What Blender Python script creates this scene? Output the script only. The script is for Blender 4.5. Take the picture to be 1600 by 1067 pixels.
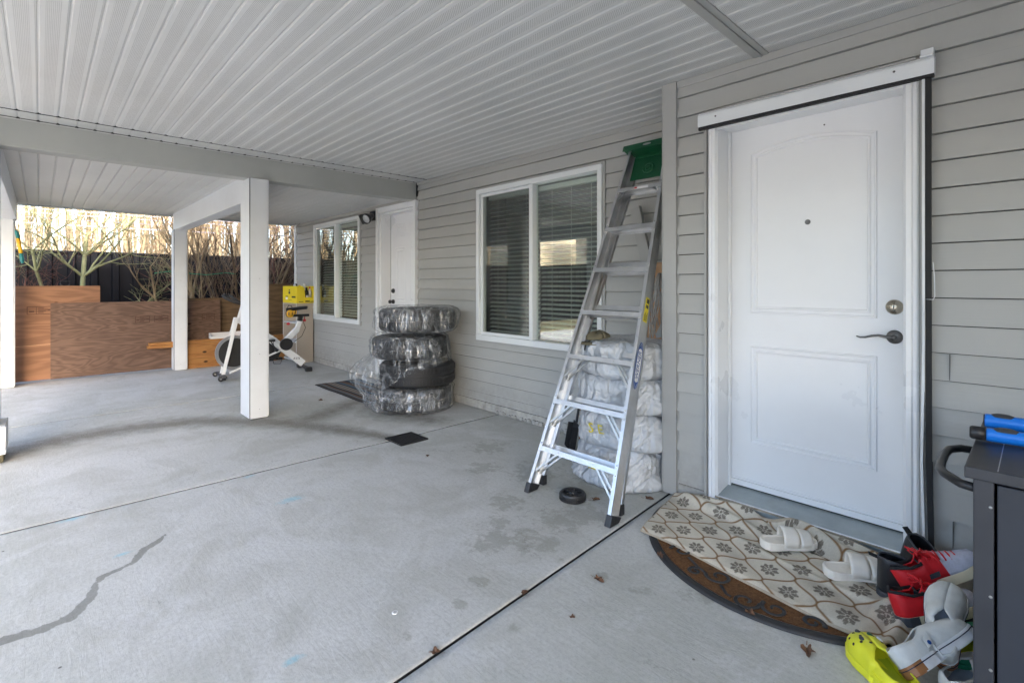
import bpy, math, random
import numpy as np
from mathutils import Vector, Matrix, noise
R = math.radians
PI = math.pi
random.seed(7)
sc = bpy.context.scene
for o in list(bpy.data.objects):
    bpy.data.objects.remove(o)

# ------------------------------------------------------------------ camera
# X runs along the house wall (towards the viewer's right), Y towards the house, Z up
cd = bpy.data.cameras.new('camera')
cam = bpy.data.objects.new('camera', cd)
sc.collection.objects.link(cam)
cam.location = (0, 0, 1.25)
cam.rotation_euler = (R(90), 0, math.atan2(.7265, .6872))
cd.sensor_width = 36
cd.lens = 780 / 1600 * 36
cd.shift_y = -89.8 / 1600
cd.clip_start = .02
cd.clip_end = 2000
sc.camera = cam

# ------------------------------------------------------------------ light
w = bpy.data.worlds.new('World')
sc.world = w
w.use_nodes = True
nt = w.node_tree
sky = nt.nodes.new('ShaderNodeTexSky')
sky.sky_type = 'NISHITA'
sky.sun_disc = False
SUN_EL, SUN_AZ = 25, (1.0, -.06)          # low sun along the house, kept off the patio by its roof
sky.sun_elevation = R(SUN_EL)
sky.sun_rotation = math.atan2(SUN_AZ[0], SUN_AZ[1])
sky.air_density = .85
sky.dust_density = 4.0
sky.ozone_density = 1.0
bg = nt.nodes['Background']
bg.inputs[1].default_value = .15
nt.links.new(sky.outputs[0], bg.inputs[0])
sl = bpy.data.lights.new('sun', 'SUN')
sl.energy = .8
sl.angle = R(4)
sl.color = (1, .95, .88)
so = bpy.data.objects.new('sun', sl)
sc.collection.objects.link(so)
d = Vector((SUN_AZ[0], SUN_AZ[1], math.tan(R(SUN_EL)))).normalized()
so.rotation_euler = d.to_track_quat('Z', 'Y').to_euler()
so.location = (0, 0, 20)
sc.view_settings.view_transform = 'Standard'
sc.view_settings.look = 'None'
sc.view_settings.gamma = 1
sc.view_settings.exposure = 3.42
sc.cycles.use_denoising = True
sc.cycles.max_bounces = 10
sc.cycles.diffuse_bounces = 6
sc.cycles.transparent_max_bounces = 16
sc.cycles.sample_clamp_indirect = 6

# ------------------------------------------------------------------ helpers
WL = {}                                     # world location of an object's origin (unrotated things)


def tag(o, label=None, cat=None, group=None, kind=None):
    for k, v in (('label', label), ('category', cat), ('group', group), ('kind', kind)):
        if v:
            o[k] = v
    return o


def thing(name, label, cat, loc=(0, 0, 0), group=None, mtx=None):
    o = bpy.data.objects.new(name, None)
    sc.collection.objects.link(o)
    o.empty_display_size = .1
    if mtx is not None:
        o.matrix_world = mtx
    else:
        o.location = loc
    WL[o] = Vector(loc)
    return tag(o, label, cat, group)


class MB:
    def __init__(s):
        s.v = []; s.f = []; s.m = []; s.mi = 0

    def add(s, vs, fs):
        b = len(s.v)
        s.v += [tuple(v) for v in vs]
        s.f += [tuple(b + i for i in f) for f in fs]
        s.m += [s.mi] * len(fs)
        return s

    def box(s, x0, x1, y0, y1, z0, z1, mtx=None):
        vs = [(x, y, z) for z in (z0, z1) for y in (y0, y1) for x in (x0, x1)]
        if mtx is not None:
            vs = [mtx @ Vector(v) for v in vs]
        return s.add(vs, [(0, 2, 3, 1), (4, 5, 7, 6), (0, 1, 5, 4), (2, 6, 7, 3), (0, 4, 6, 2), (1, 3, 7, 5)])

    def extr(s, poly, p0, p1, ax, ay, cap=True):
        """poly [(a,b)] in frame ax, ay swept from p0 to p1"""
        p0, p1, ax, ay = Vector(p0), Vector(p1), Vector(ax), Vector(ay)
        n = len(poly)
        vs = [p0 + ax * a + ay * b for a, b in poly] + [p1 + ax * a + ay * b for a, b in poly]
        fs = [(i, (i + 1) % n, n + (i + 1) % n, n + i) for i in range(n)]
        if cap:
            fs += [tuple(range(n - 1, -1, -1)), tuple(range(n, 2 * n))]
        return s.add(vs, fs)

    def bar(s, p0, p1, w, h, up=(0, 0, 1)):
        p0, p1 = Vector(p0), Vector(p1)
        d = (p1 - p0).normalized()
        ax = d.cross(Vector(up))
        if ax.length < 1e-4:
            ax = d.cross(Vector((1, 0, 0)))
        ax.normalize()
        ay = ax.cross(d)
        return s.extr([(-w / 2, -h / 2), (w / 2, -h / 2), (w / 2, h / 2), (-w / 2, h / 2)], p0, p1, ax, ay)

    def tube(s, pts, r, n=8, closed=False, cap=True, flat=1.0):
        pts = [Vector(p) for p in pts]
        m = len(pts)
        rs = r if isinstance(r, (list, tuple)) else [r] * m
        up = None
        vs = []
        for i, p in enumerate(pts):
            if closed:
                d = pts[(i + 1) % m] - pts[i - 1]
            else:
                d = pts[min(i + 1, m - 1)] - pts[max(i - 1, 0)]
            if d.length < 1e-9:
                d = Vector((0, 0, 1))
            d.normalize()
            if up is None:
                up = Vector((0, 0, 1)) if abs(d.z) < .9 else Vector((1, 0, 0))
            a = d.cross(up)
            if a.length < 1e-5:
                a = d.cross(Vector((.3, .5, .8)))
            a.normalize()
            b = a.cross(d)
            up = b
            for k in range(n):
                t = 2 * PI * k / n
                vs.append(p + a * (rs[i] * math.cos(t)) + b * (rs[i] * flat * math.sin(t)))
        fs = []
        for i in range(m if closed else m - 1):
            j = (i + 1) % m
            for k in range(n):
                l = (k + 1) % n
                fs.append((i * n + k, i * n + l, j * n + l, j * n + k))
        if cap and not closed:
            fs.append(tuple(range(n - 1, -1, -1)))
            fs.append(tuple((m - 1) * n + k for k in range(n)))
        return s.add(vs, fs)

    def lathe(s, prof, c=(0, 0, 0), n=32, ax=(1, 0, 0), ay=(0, 1, 0), az=(0, 0, 1), sx=1, sy=1, closed=False):
        """prof [(r, z)]"""
        c, ax, ay, az = Vector(c), Vector(ax), Vector(ay), Vector(az)
        m = len(prof)
        vs = []
        for r, z in prof:
            for k in range(n):
                t = 2 * PI * k / n
                vs.append(c + ax * (r * sx * math.cos(t)) + ay * (r * sy * math.sin(t)) + az * z)
        fs = []
        for i in range(m if closed else m - 1):
            j = (i + 1) % m
            for k in range(n):
                l = (k + 1) % n
                fs.append((i * n + k, i * n + l, j * n + l, j * n + k))
        return s.add(vs, fs)

    def grid(s, pts):
        """pts[i][j]"""
        n, m = len(pts), len(pts[0])
        return s.add([p for row in pts for p in row],
                     [(i * m + j, i * m + j + 1, (i + 1) * m + j + 1, (i + 1) * m + j) for i in range(n - 1) for j in range(m - 1)])

    def build(s, name, mats, parent=None, smooth=False, bevel=0, seg=2, local=False, solid=0, auto=None, sub=0):
        me = bpy.data.meshes.new(name)
        vs = s.v
        o = bpy.data.objects.new(name, me)
        if local:
            off = Vector((0, 0, 0))
            WL[o] = WL.get(parent, Vector((0, 0, 0)))
        elif parent is not None:
            off = WL[parent]
            WL[o] = off
        else:
            a = np.array(vs)
            off = Vector((float(a[:, 0].min() + a[:, 0].max()) / 2, float(a[:, 1].min() + a[:, 1].max()) / 2, float(a[:, 2].min())))
            o.location = off
            WL[o] = off
        me.from_pydata([(v[0] - off[0], v[1] - off[1], v[2] - off[2]) for v in vs], [], s.f)
        mats = mats if isinstance(mats, (list, tuple)) else [mats]
        for m in mats:
            me.materials.append(m)
        if len(mats) > 1:
            me.polygons.foreach_set('material_index', s.m)
        if smooth:
            me.polygons.foreach_set('use_smooth', [True] * len(me.polygons))
        me.update()
        sc.collection.objects.link(o)
        if parent is not None:
            o.parent = parent
        if sub:
            md = o.modifiers.new('sub', 'SUBSURF'); md.levels = sub; md.render_levels = sub
        if solid:
            md = o.modifiers.new('solid', 'SOLIDIFY'); md.thickness = solid; md.offset = 0
        if bevel:
            md = o.modifiers.new('bev', 'BEVEL'); md.width = bevel; md.segments = seg
            md.limit_method = 'ANGLE'; md.angle_limit = R(40); md.harden_normals = False
        return o


def copy_tree(o, parent=None):
    c = o.copy()
    sc.collection.objects.link(c)
    c.parent = parent
    for ch in list(o.children):
        copy_tree(ch, c)
    return c


def text(txt, size, mtx, m, parent, name='lettering', extrude=.0006, local=False, warp=None, shear=0):
    cu = bpy.data.curves.new('t', 'FONT')
    cu.body = txt; cu.size = size; cu.extrude = extrude; cu.align_x = 'CENTER'; cu.align_y = 'CENTER'; cu.shear = shear
    cu.resolution_u = 3
    to = bpy.data.objects.new('t', cu)
    sc.collection.objects.link(to)
    dg = bpy.context.evaluated_depsgraph_get()
    me = bpy.data.meshes.new_from_object(to.evaluated_get(dg))
    vs = [mtx @ v.co for v in me.vertices]
    if warp:
        vs = [warp(v.co) for v in me.vertices]
    fs = [tuple(p.vertices) for p in me.polygons]
    bpy.data.objects.remove(to); bpy.data.curves.remove(cu); bpy.data.meshes.remove(me)
    b = MB(); b.add(vs, fs)
    return b.build(name, m, parent, local=local)


def frame_mtx(x, z, loc):
    x = Vector(x).normalized(); z = Vector(z)
    y = z.cross(x).normalized(); z = x.cross(y).normalized()
    m = Matrix((x, y, z)).transposed().to_4x4()
    m.translation = Vector(loc)
    return m


def lerp_list(L, s, k=1):
    for i in range(len(L) - 1):
        if s <= L[i + 1][0]:
            t = (s - L[i][0]) / max(1e-9, L[i + 1][0] - L[i][0])
            t = max(0, min(1, t)); t = t * t * (3 - 2 * t) * .5 + t * .5
            return L[i][k] * (1 - t) + L[i + 1][k] * t
    return L[-1][k]


# ------------------------------------------------------------------ materials
class NT:
    """tiny node helper"""
    def __init__(s, name):
        s.m = bpy.data.materials.new(name); s.m.use_nodes = True
        s.t = s.m.node_tree; s.N = s.t.nodes; s.L = s.t.links
        s.b = s.N['Principled BSDF']; s.out = s.N['Material Output']
        s.tc = s.N.new('ShaderNodeTexCoord')

    def put(s, sock, v):
        if isinstance(v, bpy.types.NodeSocket):
            s.L.new(v, sock)
        elif v is not None:
            if sock.type == 'RGBA' and len(v) == 3:
                v = (*v, 1)
            sock.default_value = v

    def math(s, op, a, b=None, c=None, clamp=False):
        n = s.N.new('ShaderNodeMath'); n.operation = op; n.use_clamp = clamp
        for i, x in enumerate((a, b, c)):
            if x is not None:
                s.put(n.inputs[i], x)
        return n.outputs[0]

    def mapping(s, scale=(1, 1, 1), rot=(0, 0, 0), coord='Object', loc=(0, 0, 0)):
        n = s.N.new('ShaderNodeMapping')
        s.L.new(s.tc.outputs[coord], n.inputs[0])
        n.inputs['Scale'].default_value = scale; n.inputs['Rotation'].default_value = rot; n.inputs['Location'].default_value = loc
        return n.outputs[0]

    def noise(s, scale=5, detail=4, rough=.5, vec=None, dist=0, out=0):
        n = s.N.new('ShaderNodeTexNoise')
        s.L.new(vec if vec is not None else s.tc.outputs['Object'], n.inputs['Vector'])
        n.inputs['Scale'].default_value = scale; n.inputs['Detail'].default_value = detail
        n.inputs['Roughness'].default_value = rough; n.inputs['Distortion'].default_value = dist
        return n.outputs[out]

    def voro(s, scale=5, vec=None, feat='F1', rnd=1, out='Distance'):
        n = s.N.new('ShaderNodeTexVoronoi'); n.feature = feat
        s.L.new(vec if vec is not None else s.tc.outputs['Object'], n.inputs['Vector'])
        n.inputs['Scale'].default_value = scale; n.inputs['Randomness'].default_value = rnd
        return n.outputs[out]

    def ramp(s, fac, stops, interp='LINEAR'):
        n = s.N.new('ShaderNodeValToRGB'); s.put(n.inputs[0], fac)
        cr = n.color_ramp; cr.interpolation = interp
        while len(cr.elements) < len(stops):
            cr.elements.new(.5)
        for e, (p, c) in zip(cr.elements, stops):
            e.position = p
            e.color = (*c, 1) if isinstance(c, (tuple, list)) else (c, c, c, 1)
        return n.outputs[0]

    def mix(s, fac, a, b, mode='MIX'):
        n = s.N.new('ShaderNodeMix'); n.data_type = 'RGBA'; n.blend_type = mode
        s.put(n.inputs[0], fac); s.put(n.inputs[6], a); s.put(n.inputs[7], b)
        return n.outputs[2]

    def bump(s, h, strength=.3, dist=.01, normal=None):
        n = s.N.new('ShaderNodeBump'); s.put(n.inputs['Height'], h)
        n.inputs['Strength'].default_value = strength; n.inputs['Distance'].default_value = dist
        if normal is not None:
            s.L.new(normal, n.inputs['Normal'])
        return n.outputs[0]

    def col(s, v): s.put(s.b.inputs['Base Color'], v)
    def rough(s, v): s.put(s.b.inputs['Roughness'], v)
    def nrm(s, v): s.L.new(v, s.b.inputs['Normal'])

    def xyz(s, vec=None):
        n = s.N.new('ShaderNodeSeparateXYZ')
        s.L.new(vec if vec is not None else s.tc.outputs['Object'], n.inputs[0])
        return n.outputs


def P(name, c, rough=.5, metal=0, var=.12, vs=6, bump=0, bs=60, spec=.5, coat=0, dirt=0, dirtc=(.12, .1, .08), ds=3):
    k = NT(name)
    n1 = k.noise(vs, 5, .6)
    dark = tuple(x * (1 - var) for x in c); lite = tuple(min(1, x * (1 + var * .6)) for x in c)
    cc = k.mix(k.ramp(n1, [(.3, 0.), (.7, 1.)]), dark, lite)
    if dirt:
        n2 = k.noise(ds, 6, .65)
        cc = k.mix(k.math('MULTIPLY', k.ramp(n2, [(.5, 0.), (.75, 1.)]), dirt), cc, dirtc)
    k.col(cc)
    k.rough(k.math('MULTIPLY_ADD', n1, .18, max(0, rough - .09), clamp=True))
    k.b.inputs['Metallic'].default_value = metal
    k.b.inputs['Specular IOR Level'].default_value = spec
    k.b.inputs['Coat Weight'].default_value = coat
    if bump:
        k.nrm(k.bump(k.noise(bs, 4, .6), bump, .004))
    return k.m


def mat_concrete():
    k = NT('concrete')
    big = k.noise(.55, 5, .55, dist=.6)
    mid = k.noise(2.6, 7, .62, dist=.8)
    fine = k.noise(60, 4, .7)
    streak = k.noise(7, 6, .65, vec=k.mapping((1, 6, 1), (0, 0, R(28))), dist=1.2)
    c = k.mix(k.ramp(big, [(.36, 0.), (.64, 1.)]), (.43, .435, .395), (.60, .595, .58))
    c = k.mix(k.math('MULTIPLY', k.ramp(mid, [(.44, 0.), (.62, 1.)]), .6), c, (.41, .405, .365))
    c = k.mix(k.math('MULTIPLY', k.ramp(k.noise(1.3, 8, .68, dist=1.4), [(.55, 0.), (.6, 1.)]), .35), c, (.63, .63, .63))
    c = k.mix(k.math('MULTIPLY', k.ramp(streak, [(.45, 0.), (.75, 1.)]), .4), c, (.62, .62, .61))
    c = k.mix(k.math('MULTIPLY', k.ramp(fine, [(.35, 1.), (.55, 0.)]), .35), c, (.3, .3, .28))
    grit = k.noise(220, 2, .7)
    c = k.mix(k.math('MULTIPLY', k.ramp(grit, [(.3, 1.), (.45, 0.)]), .4), c, (.2, .2, .18))
    # hairline cracks and scuffs in places
    cr = k.voro(1.1, vec=None, feat='DISTANCE_TO_EDGE')
    wv = k.N.new('ShaderNodeVectorMath'); wv.operation = 'MULTIPLY_ADD'
    nv = k.noise(3.5, 5, .7, out=1)
    k.L.new(nv, wv.inputs[0]); wv.inputs[1].default_value = (.5, .5, .0); k.L.new(k.tc.outputs['Object'], wv.inputs[2])
    cr = k.voro(.9, vec=wv.outputs[0], feat='DISTANCE_TO_EDGE')
    crm = k.math('MULTIPLY', k.ramp(cr, [(.0012, 1.), (.004, 0.)]), k.ramp(k.noise(1.1, 3, .6, vec=k.mapping(loc=(5, 2, 0))), [(.52, 0.), (.6, 1.)]))
    c = k.mix(k.math('MULTIPLY', crm, .55), c, (.2, .19, .17))
    # small dark specks
    sp = k.voro(9)
    c = k.mix(k.math('MULTIPLY', k.ramp(sp, [(.035, 1.), (.06, 0.)]), k.ramp(k.noise(3.3, 2), [(.55, 0.), (.62, 1.)])), c, (.07, .06, .05))
    at = k.N.new('ShaderNodeAttribute'); at.attribute_name = 'stain'
    sep = k.N.new('ShaderNodeSeparateColor'); k.L.new(at.outputs['Color'], sep.inputs[0])
    edge = k.noise(22, 6, .7)
    edge2 = k.noise(9, 6, .65)

    def msk(chan, e, amp, lo, hi):
        v = k.math('MULTIPLY_ADD', k.math('SUBTRACT', e, .5), amp, chan)
        return k.ramp(v, [(lo, 0.), (hi, 1.)])
    wet = msk(sep.outputs[0], k.noise(30, 5, .6), .9, .56, .66)
    dirt = msk(sep.outputs[1], edge2, .9, .2, .85)
    blue = msk(sep.outputs[2], edge, 1.1, .52, .85)
    patch = msk(at.outputs['Alpha'], k.noise(13, 7, .72), 1.9, .58, .76)
    c = k.mix(k.math('MULTIPLY', dirt, k.ramp(k.noise(90, 3, .7), [(.3, .95), (.7, .5)])), c, (.125, .11, .085))
    c = k.mix(k.math('MULTIPLY', wet, k.math('MULTIPLY_ADD', mid, .5, .45)), c, (.15, .15, .13))
    c = k.mix(k.math('MULTIPLY', patch, .5), c, (.25, .24, .2))
    c = k.mix(k.math('MULTIPLY', blue, .5), c, (.16, .52, .66))
    k.col(c)
    k.rough(k.math('MULTIPLY_ADD', mid, .35, .5))
    k.b.inputs['Specular IOR Level'].default_value = .35
    h = k.math('ADD', k.math('MULTIPLY', streak, .6), k.math('MULTIPLY', fine, .25))
    k.nrm(k.bump(h, .35, .006, k.bump(mid, .25, .02)))
    return k.m


def mat_siding():
    k = NT('siding_vinyl')
    x, y, z = k.xyz()
    n1 = k.noise(1.2, 4, .6)
    grain = k.noise(20, 5, .6, vec=k.mapping((.25, 1, 6)))
    c = k.mix(k.ramp(n1, [(.3, 0.), (.7, 1.)]), (.385, .385, .365), (.425, .425, .405))
    c = k.mix(k.math('MULTIPLY', k.ramp(k.noise(5, 6, .7, vec=k.mapping((1, 1, .35))), [(.55, 0.), (.8, 1.)]), .25), c, (.27, .265, .24))
    wn = k.N.new('ShaderNodeTexWhiteNoise'); wn.noise_dimensions = '1D'
    k.L.new(k.math('FLOOR', k.math('DIVIDE', k.math('SUBTRACT', z, .165), .1143)), wn.inputs['W'])
    c = k.mix(k.math('MULTIPLY', wn.outputs[0], .22), c, (.32, .315, .295))
    low = k.math('MULTIPLY', k.ramp(z, [(.06, 1.), (.42, 0.)]), k.ramp(k.noise(14, 6, .7), [(.35, 0.), (.65, 1.)]))
    c = k.mix(k.math('MULTIPLY', low, .45), c, (.22, .2, .165))
    k.col(c); k.rough(k.math('MULTIPLY_ADD', grain, .2, .42))
    k.b.inputs['Specular IOR Level'].default_value = .35
    k.nrm(k.bump(grain, .22, .002, k.bump(k.noise(2.2, 2, .4, vec=k.mapping((.6, 1, 3))), .12, .02)))
    return k.m


def mat_soffit(perf):
    k = NT('soffit_vinyl_vented' if perf else 'soffit_vinyl')
    x, y, z = k.xyz()
    c = k.mix(k.ramp(k.noise(1.1, 4, .6), [(.3, 0.), (.7, 1.)]), (.55, .555, .545), (.63, .635, .63))
    c = k.mix(k.math('MULTIPLY', k.ramp(k.noise(4, 5, .7, vec=k.mapping((.3, 2, 1))), [(.55, 0.), (.85, 1.)]), .25), c, (.5, .51, .49))
    if perf:
        pit = .012
        X = k.math('DIVIDE', x, pit); Y = k.math('DIVIDE', y, pit * .5)
        row = k.math('FLOOR', Y)
        off = k.math('MULTIPLY', k.math('FLOORED_MODULO', row, 2.), .5)
        fx = k.math('SUBTRACT', k.math('FRACT', k.math('ADD', X, off)), .5)
        fy = k.math('SUBTRACT', k.math('FRACT', Y), .5)
        r2 = k.math('ADD', k.math('POWER', k.math('MULTIPLY', fx, pit), 2.), k.math('POWER', k.math('MULTIPLY', fy, pit * .5), 2.))
        hole = k.math('LESS_THAN', r2, .0017 ** 2)
        band = k.math('FRACT', k.math('DIVIDE', k.math('ADD', y, 1.008), .1055))
        inb = k.math('LESS_THAN', k.math('ABSOLUTE', k.math('SUBTRACT', band, .5)), .25)
        c = k.mix(k.math('MULTIPLY', hole, inb), c, (.05, .05, .05))
    k.col(c); k.rough(.38)
    k.b.inputs['Specular IOR Level'].default_value = .4
    k.nrm(k.bump(k.noise(1.6, 3, .5, vec=k.mapping((1, 3, 1))), .15, .02))
    return k.m


def mat_wood(name, base, dark, scale=1.0, rings=1.0, axis=1, rough=.75, gray=0):
    k = NT(name)
    sc_ = [7 * scale] * 3
    sc_[axis] = 1.4 * scale
    v = k.mapping(tuple(sc_))
    warp = k.noise(.55, 3, .55, vec=v, dist=.4, out=0)
    ring = k.math('SINE', k.math('MULTIPLY', warp, 75 * rings))
    fine = k.noise(6, 6, .7, vec=k.mapping(tuple(q * 6 if i != axis else q for i, q in enumerate(sc_))))
    f = k.math('ADD', k.math('MULTIPLY_ADD', ring, .28, .42), k.math('MULTIPLY', k.math('SUBTRACT', fine, .5), .9))
    c = k.mix(k.ramp(f, [(.1, 0.), (.95, 1.)]), base, dark)
    c = k.mix(k.math('MULTIPLY', k.ramp(k.noise(1.3, 4, .6), [(.4, 0.), (.7, 1.)]), .35), c, tuple(x * .55 for x in base))
    kn = k.voro(2.3, vec=k.mapping(tuple(1.0 if i == axis else 1.8 for i in range(3))))
    c = k.mix(k.ramp(kn, [(.04, 1.), (.085, 0.)]), c, (.035, .018, .01))
    k.col(c); k.rough(rough)
    k.b.inputs['Specular IOR Level'].default_value = .25
    k.nrm(k.bump(f, .2, .003))
    return k.m


def mat_glass():
    k = NT('window_glass')
    k.N.remove(k.b)
    g = k.N.new('ShaderNodeBsdfGlossy'); g.inputs['Roughness'].default_value = .0
    g.inputs['Color'].default_value = (.96, 1, .97, 1)
    t = k.N.new('ShaderNodeBsdfTransparent'); t.inputs['Color'].default_value = (.92, .96, .93, 1)
    fr = k.N.new('ShaderNodeFresnel'); fr.inputs['IOR'].default_value = 1.55
    nb = k.bump(k.noise(.8, 2, .4), .02, .02)
    k.L.new(nb, g.inputs['Normal'])
    m = k.N.new('ShaderNodeMixShader')
    ge = k.N.new('ShaderNodeNewGeometry')
    k.L.new(k.math('MULTIPLY', k.math('MULTIPLY_ADD', fr.outputs[0], 3.0, .08, clamp=True), k.math('SUBTRACT', 1., ge.outputs['Backfacing'])), m.inputs[0])
    k.L.new(t.outputs[0], m.inputs[1]); k.L.new(g.outputs[0], m.inputs[2])
    k.L.new(m.outputs[0], k.out.inputs[0])
    return k.m


def mat_film():
    """clear crumpled polythene"""
    k = NT('clear_plastic_film')
    k.N.remove(k.b)
    n = k.noise(2.6, 1, .4, vec=k.mapping((2.2, 2.2, .55), (0, R(22), 0)), dist=.9)
    n2 = k.noise(5, 2, .45, vec=k.mapping((2.4, 2.4, .6), (R(18), R(-28), 0)), dist=.7)
    ab = lambda q: k.math('ABSOLUTE', k.math('SUBTRACT', q, .5))
    bm = k.bump(k.math('ADD', ab(n), k.math('MULTIPLY', ab(n2), .5)), 1.0, .2)
    g = k.N.new('ShaderNodeBsdfGlossy'); g.inputs['Roughness'].default_value = .13
    k.L.new(bm, g.inputs['Normal'])
    df = k.N.new('ShaderNodeBsdfDiffuse'); df.inputs['Color'].default_value = (.8, .82, .84, 1); k.L.new(bm, df.inputs['Normal'])
    t = k.N.new('ShaderNodeBsdfTransparent'); t.inputs['Color'].default_value = (.95, .955, .96, 1)
    lw = k.N.new('ShaderNodeLayerWeight'); lw.inputs['Blend'].default_value = .3; k.L.new(bm, lw.inputs['Normal'])
    crease = k.math('MULTIPLY', k.ramp(ab(n), [(.0, 1.), (.03, 0.)]), .27)
    crease2 = k.math('MULTIPLY', k.ramp(ab(n2), [(.0, 1.), (.025, 0.)]), .18)
    milky = k.ramp(k.noise(2.6, 2, .5, vec=k.mapping((1.5, 1.5, .8)), dist=.6), [(.48, .02), (.75, .24)])
    m1 = k.N.new('ShaderNodeMixShader'); m1.inputs[0].default_value = .5
    k.L.new(g.outputs[0], m1.inputs[1]); k.L.new(df.outputs[0], m1.inputs[2])
    m2 = k.N.new('ShaderNodeMixShader')
    f = k.math('ADD', k.math('ADD', crease, crease2), k.math('MULTIPLY_ADD', k.math('POWER', lw.outputs['Facing'], 2.), .3, milky), clamp=True)
    k.L.new(f, m2.inputs[0])
    k.L.new(t.outputs[0], m2.inputs[1]); k.L.new(m1.outputs[0], m2.inputs[2])
    k.L.new(m2.outputs[0], k.out.inputs[0])
    return k.m


def mat_bag():
    k = NT('white_bag_plastic')
    k.col(k.mix(k.ramp(k.noise(3, 5, .6), [(.3, 0.), (.7, 1.)]), (.44, .47, .51), (.57, .59, .61)))
    k.rough(.3)
    ab = lambda q: k.math('ABSOLUTE', k.math('SUBTRACT', q, .5))
    n = k.noise(3.2, 2, .45, dist=1.8)
    n2 = k.noise(7.5, 2, .5, dist=1.2)
    n3 = k.noise(2.4, 2, .5, vec=k.mapping((3, 3, .8)), dist=.8)
    k.nrm(k.bump(k.math('ADD', k.math('ADD', ab(n), k.math('MULTIPLY', ab(n3), .6)), k.math('MULTIPLY', ab(n2), .3)), .9, .09))
    return k.m


def mat_attr(name, rough=.9, bump=.5, bs=300, spec=.1, attr='col'):
    k = NT(name)
    at = k.N.new('ShaderNodeAttribute'); at.attribute_name = attr
    f = k.noise(bs, 3, .7)
    k.col(k.mix(k.math('MULTIPLY', f, .3), at.outputs['Color'], (.12, .1, .07)))
    k.rough(rough); k.b.inputs['Specular IOR Level'].default_value = spec
    k.nrm(k.bump(f, bump, .003))
    return k.m


def mat_ground():
    k = NT('garden_soil')
    c = k.mix(k.ramp(k.noise(.7, 6, .6), [(.35, 0.), (.65, 1.)]), (.09, .07, .045), (.1, .12, .05))
    c = k.mix(k.ramp(k.noise(30, 5, .7), [(.4, 0.), (.7, 1.)]), c, (.17, .13, .085))
    k.col(c); k.rough(.95); k.nrm(k.bump(k.noise(25, 5, .7), .8, .05))
    return k.m


def mat_bark(name, a, b):
    k = NT(name)
    v = k.mapping((1, 1, .3))
    c = k.mix(k.ramp(k.noise(14, 5, .65, vec=v), [(.3, 0.), (.7, 1.)]), a, b)
    c = k.mix(k.ramp(k.noise(2.5, 3, .5), [(.45, 0.), (.7, .7)]), c, tuple(x * .5 for x in a))
    k.col(c); k.rough(.9); k.b.inputs['Specular IOR Level'].default_value = .15
    return k.m


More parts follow.
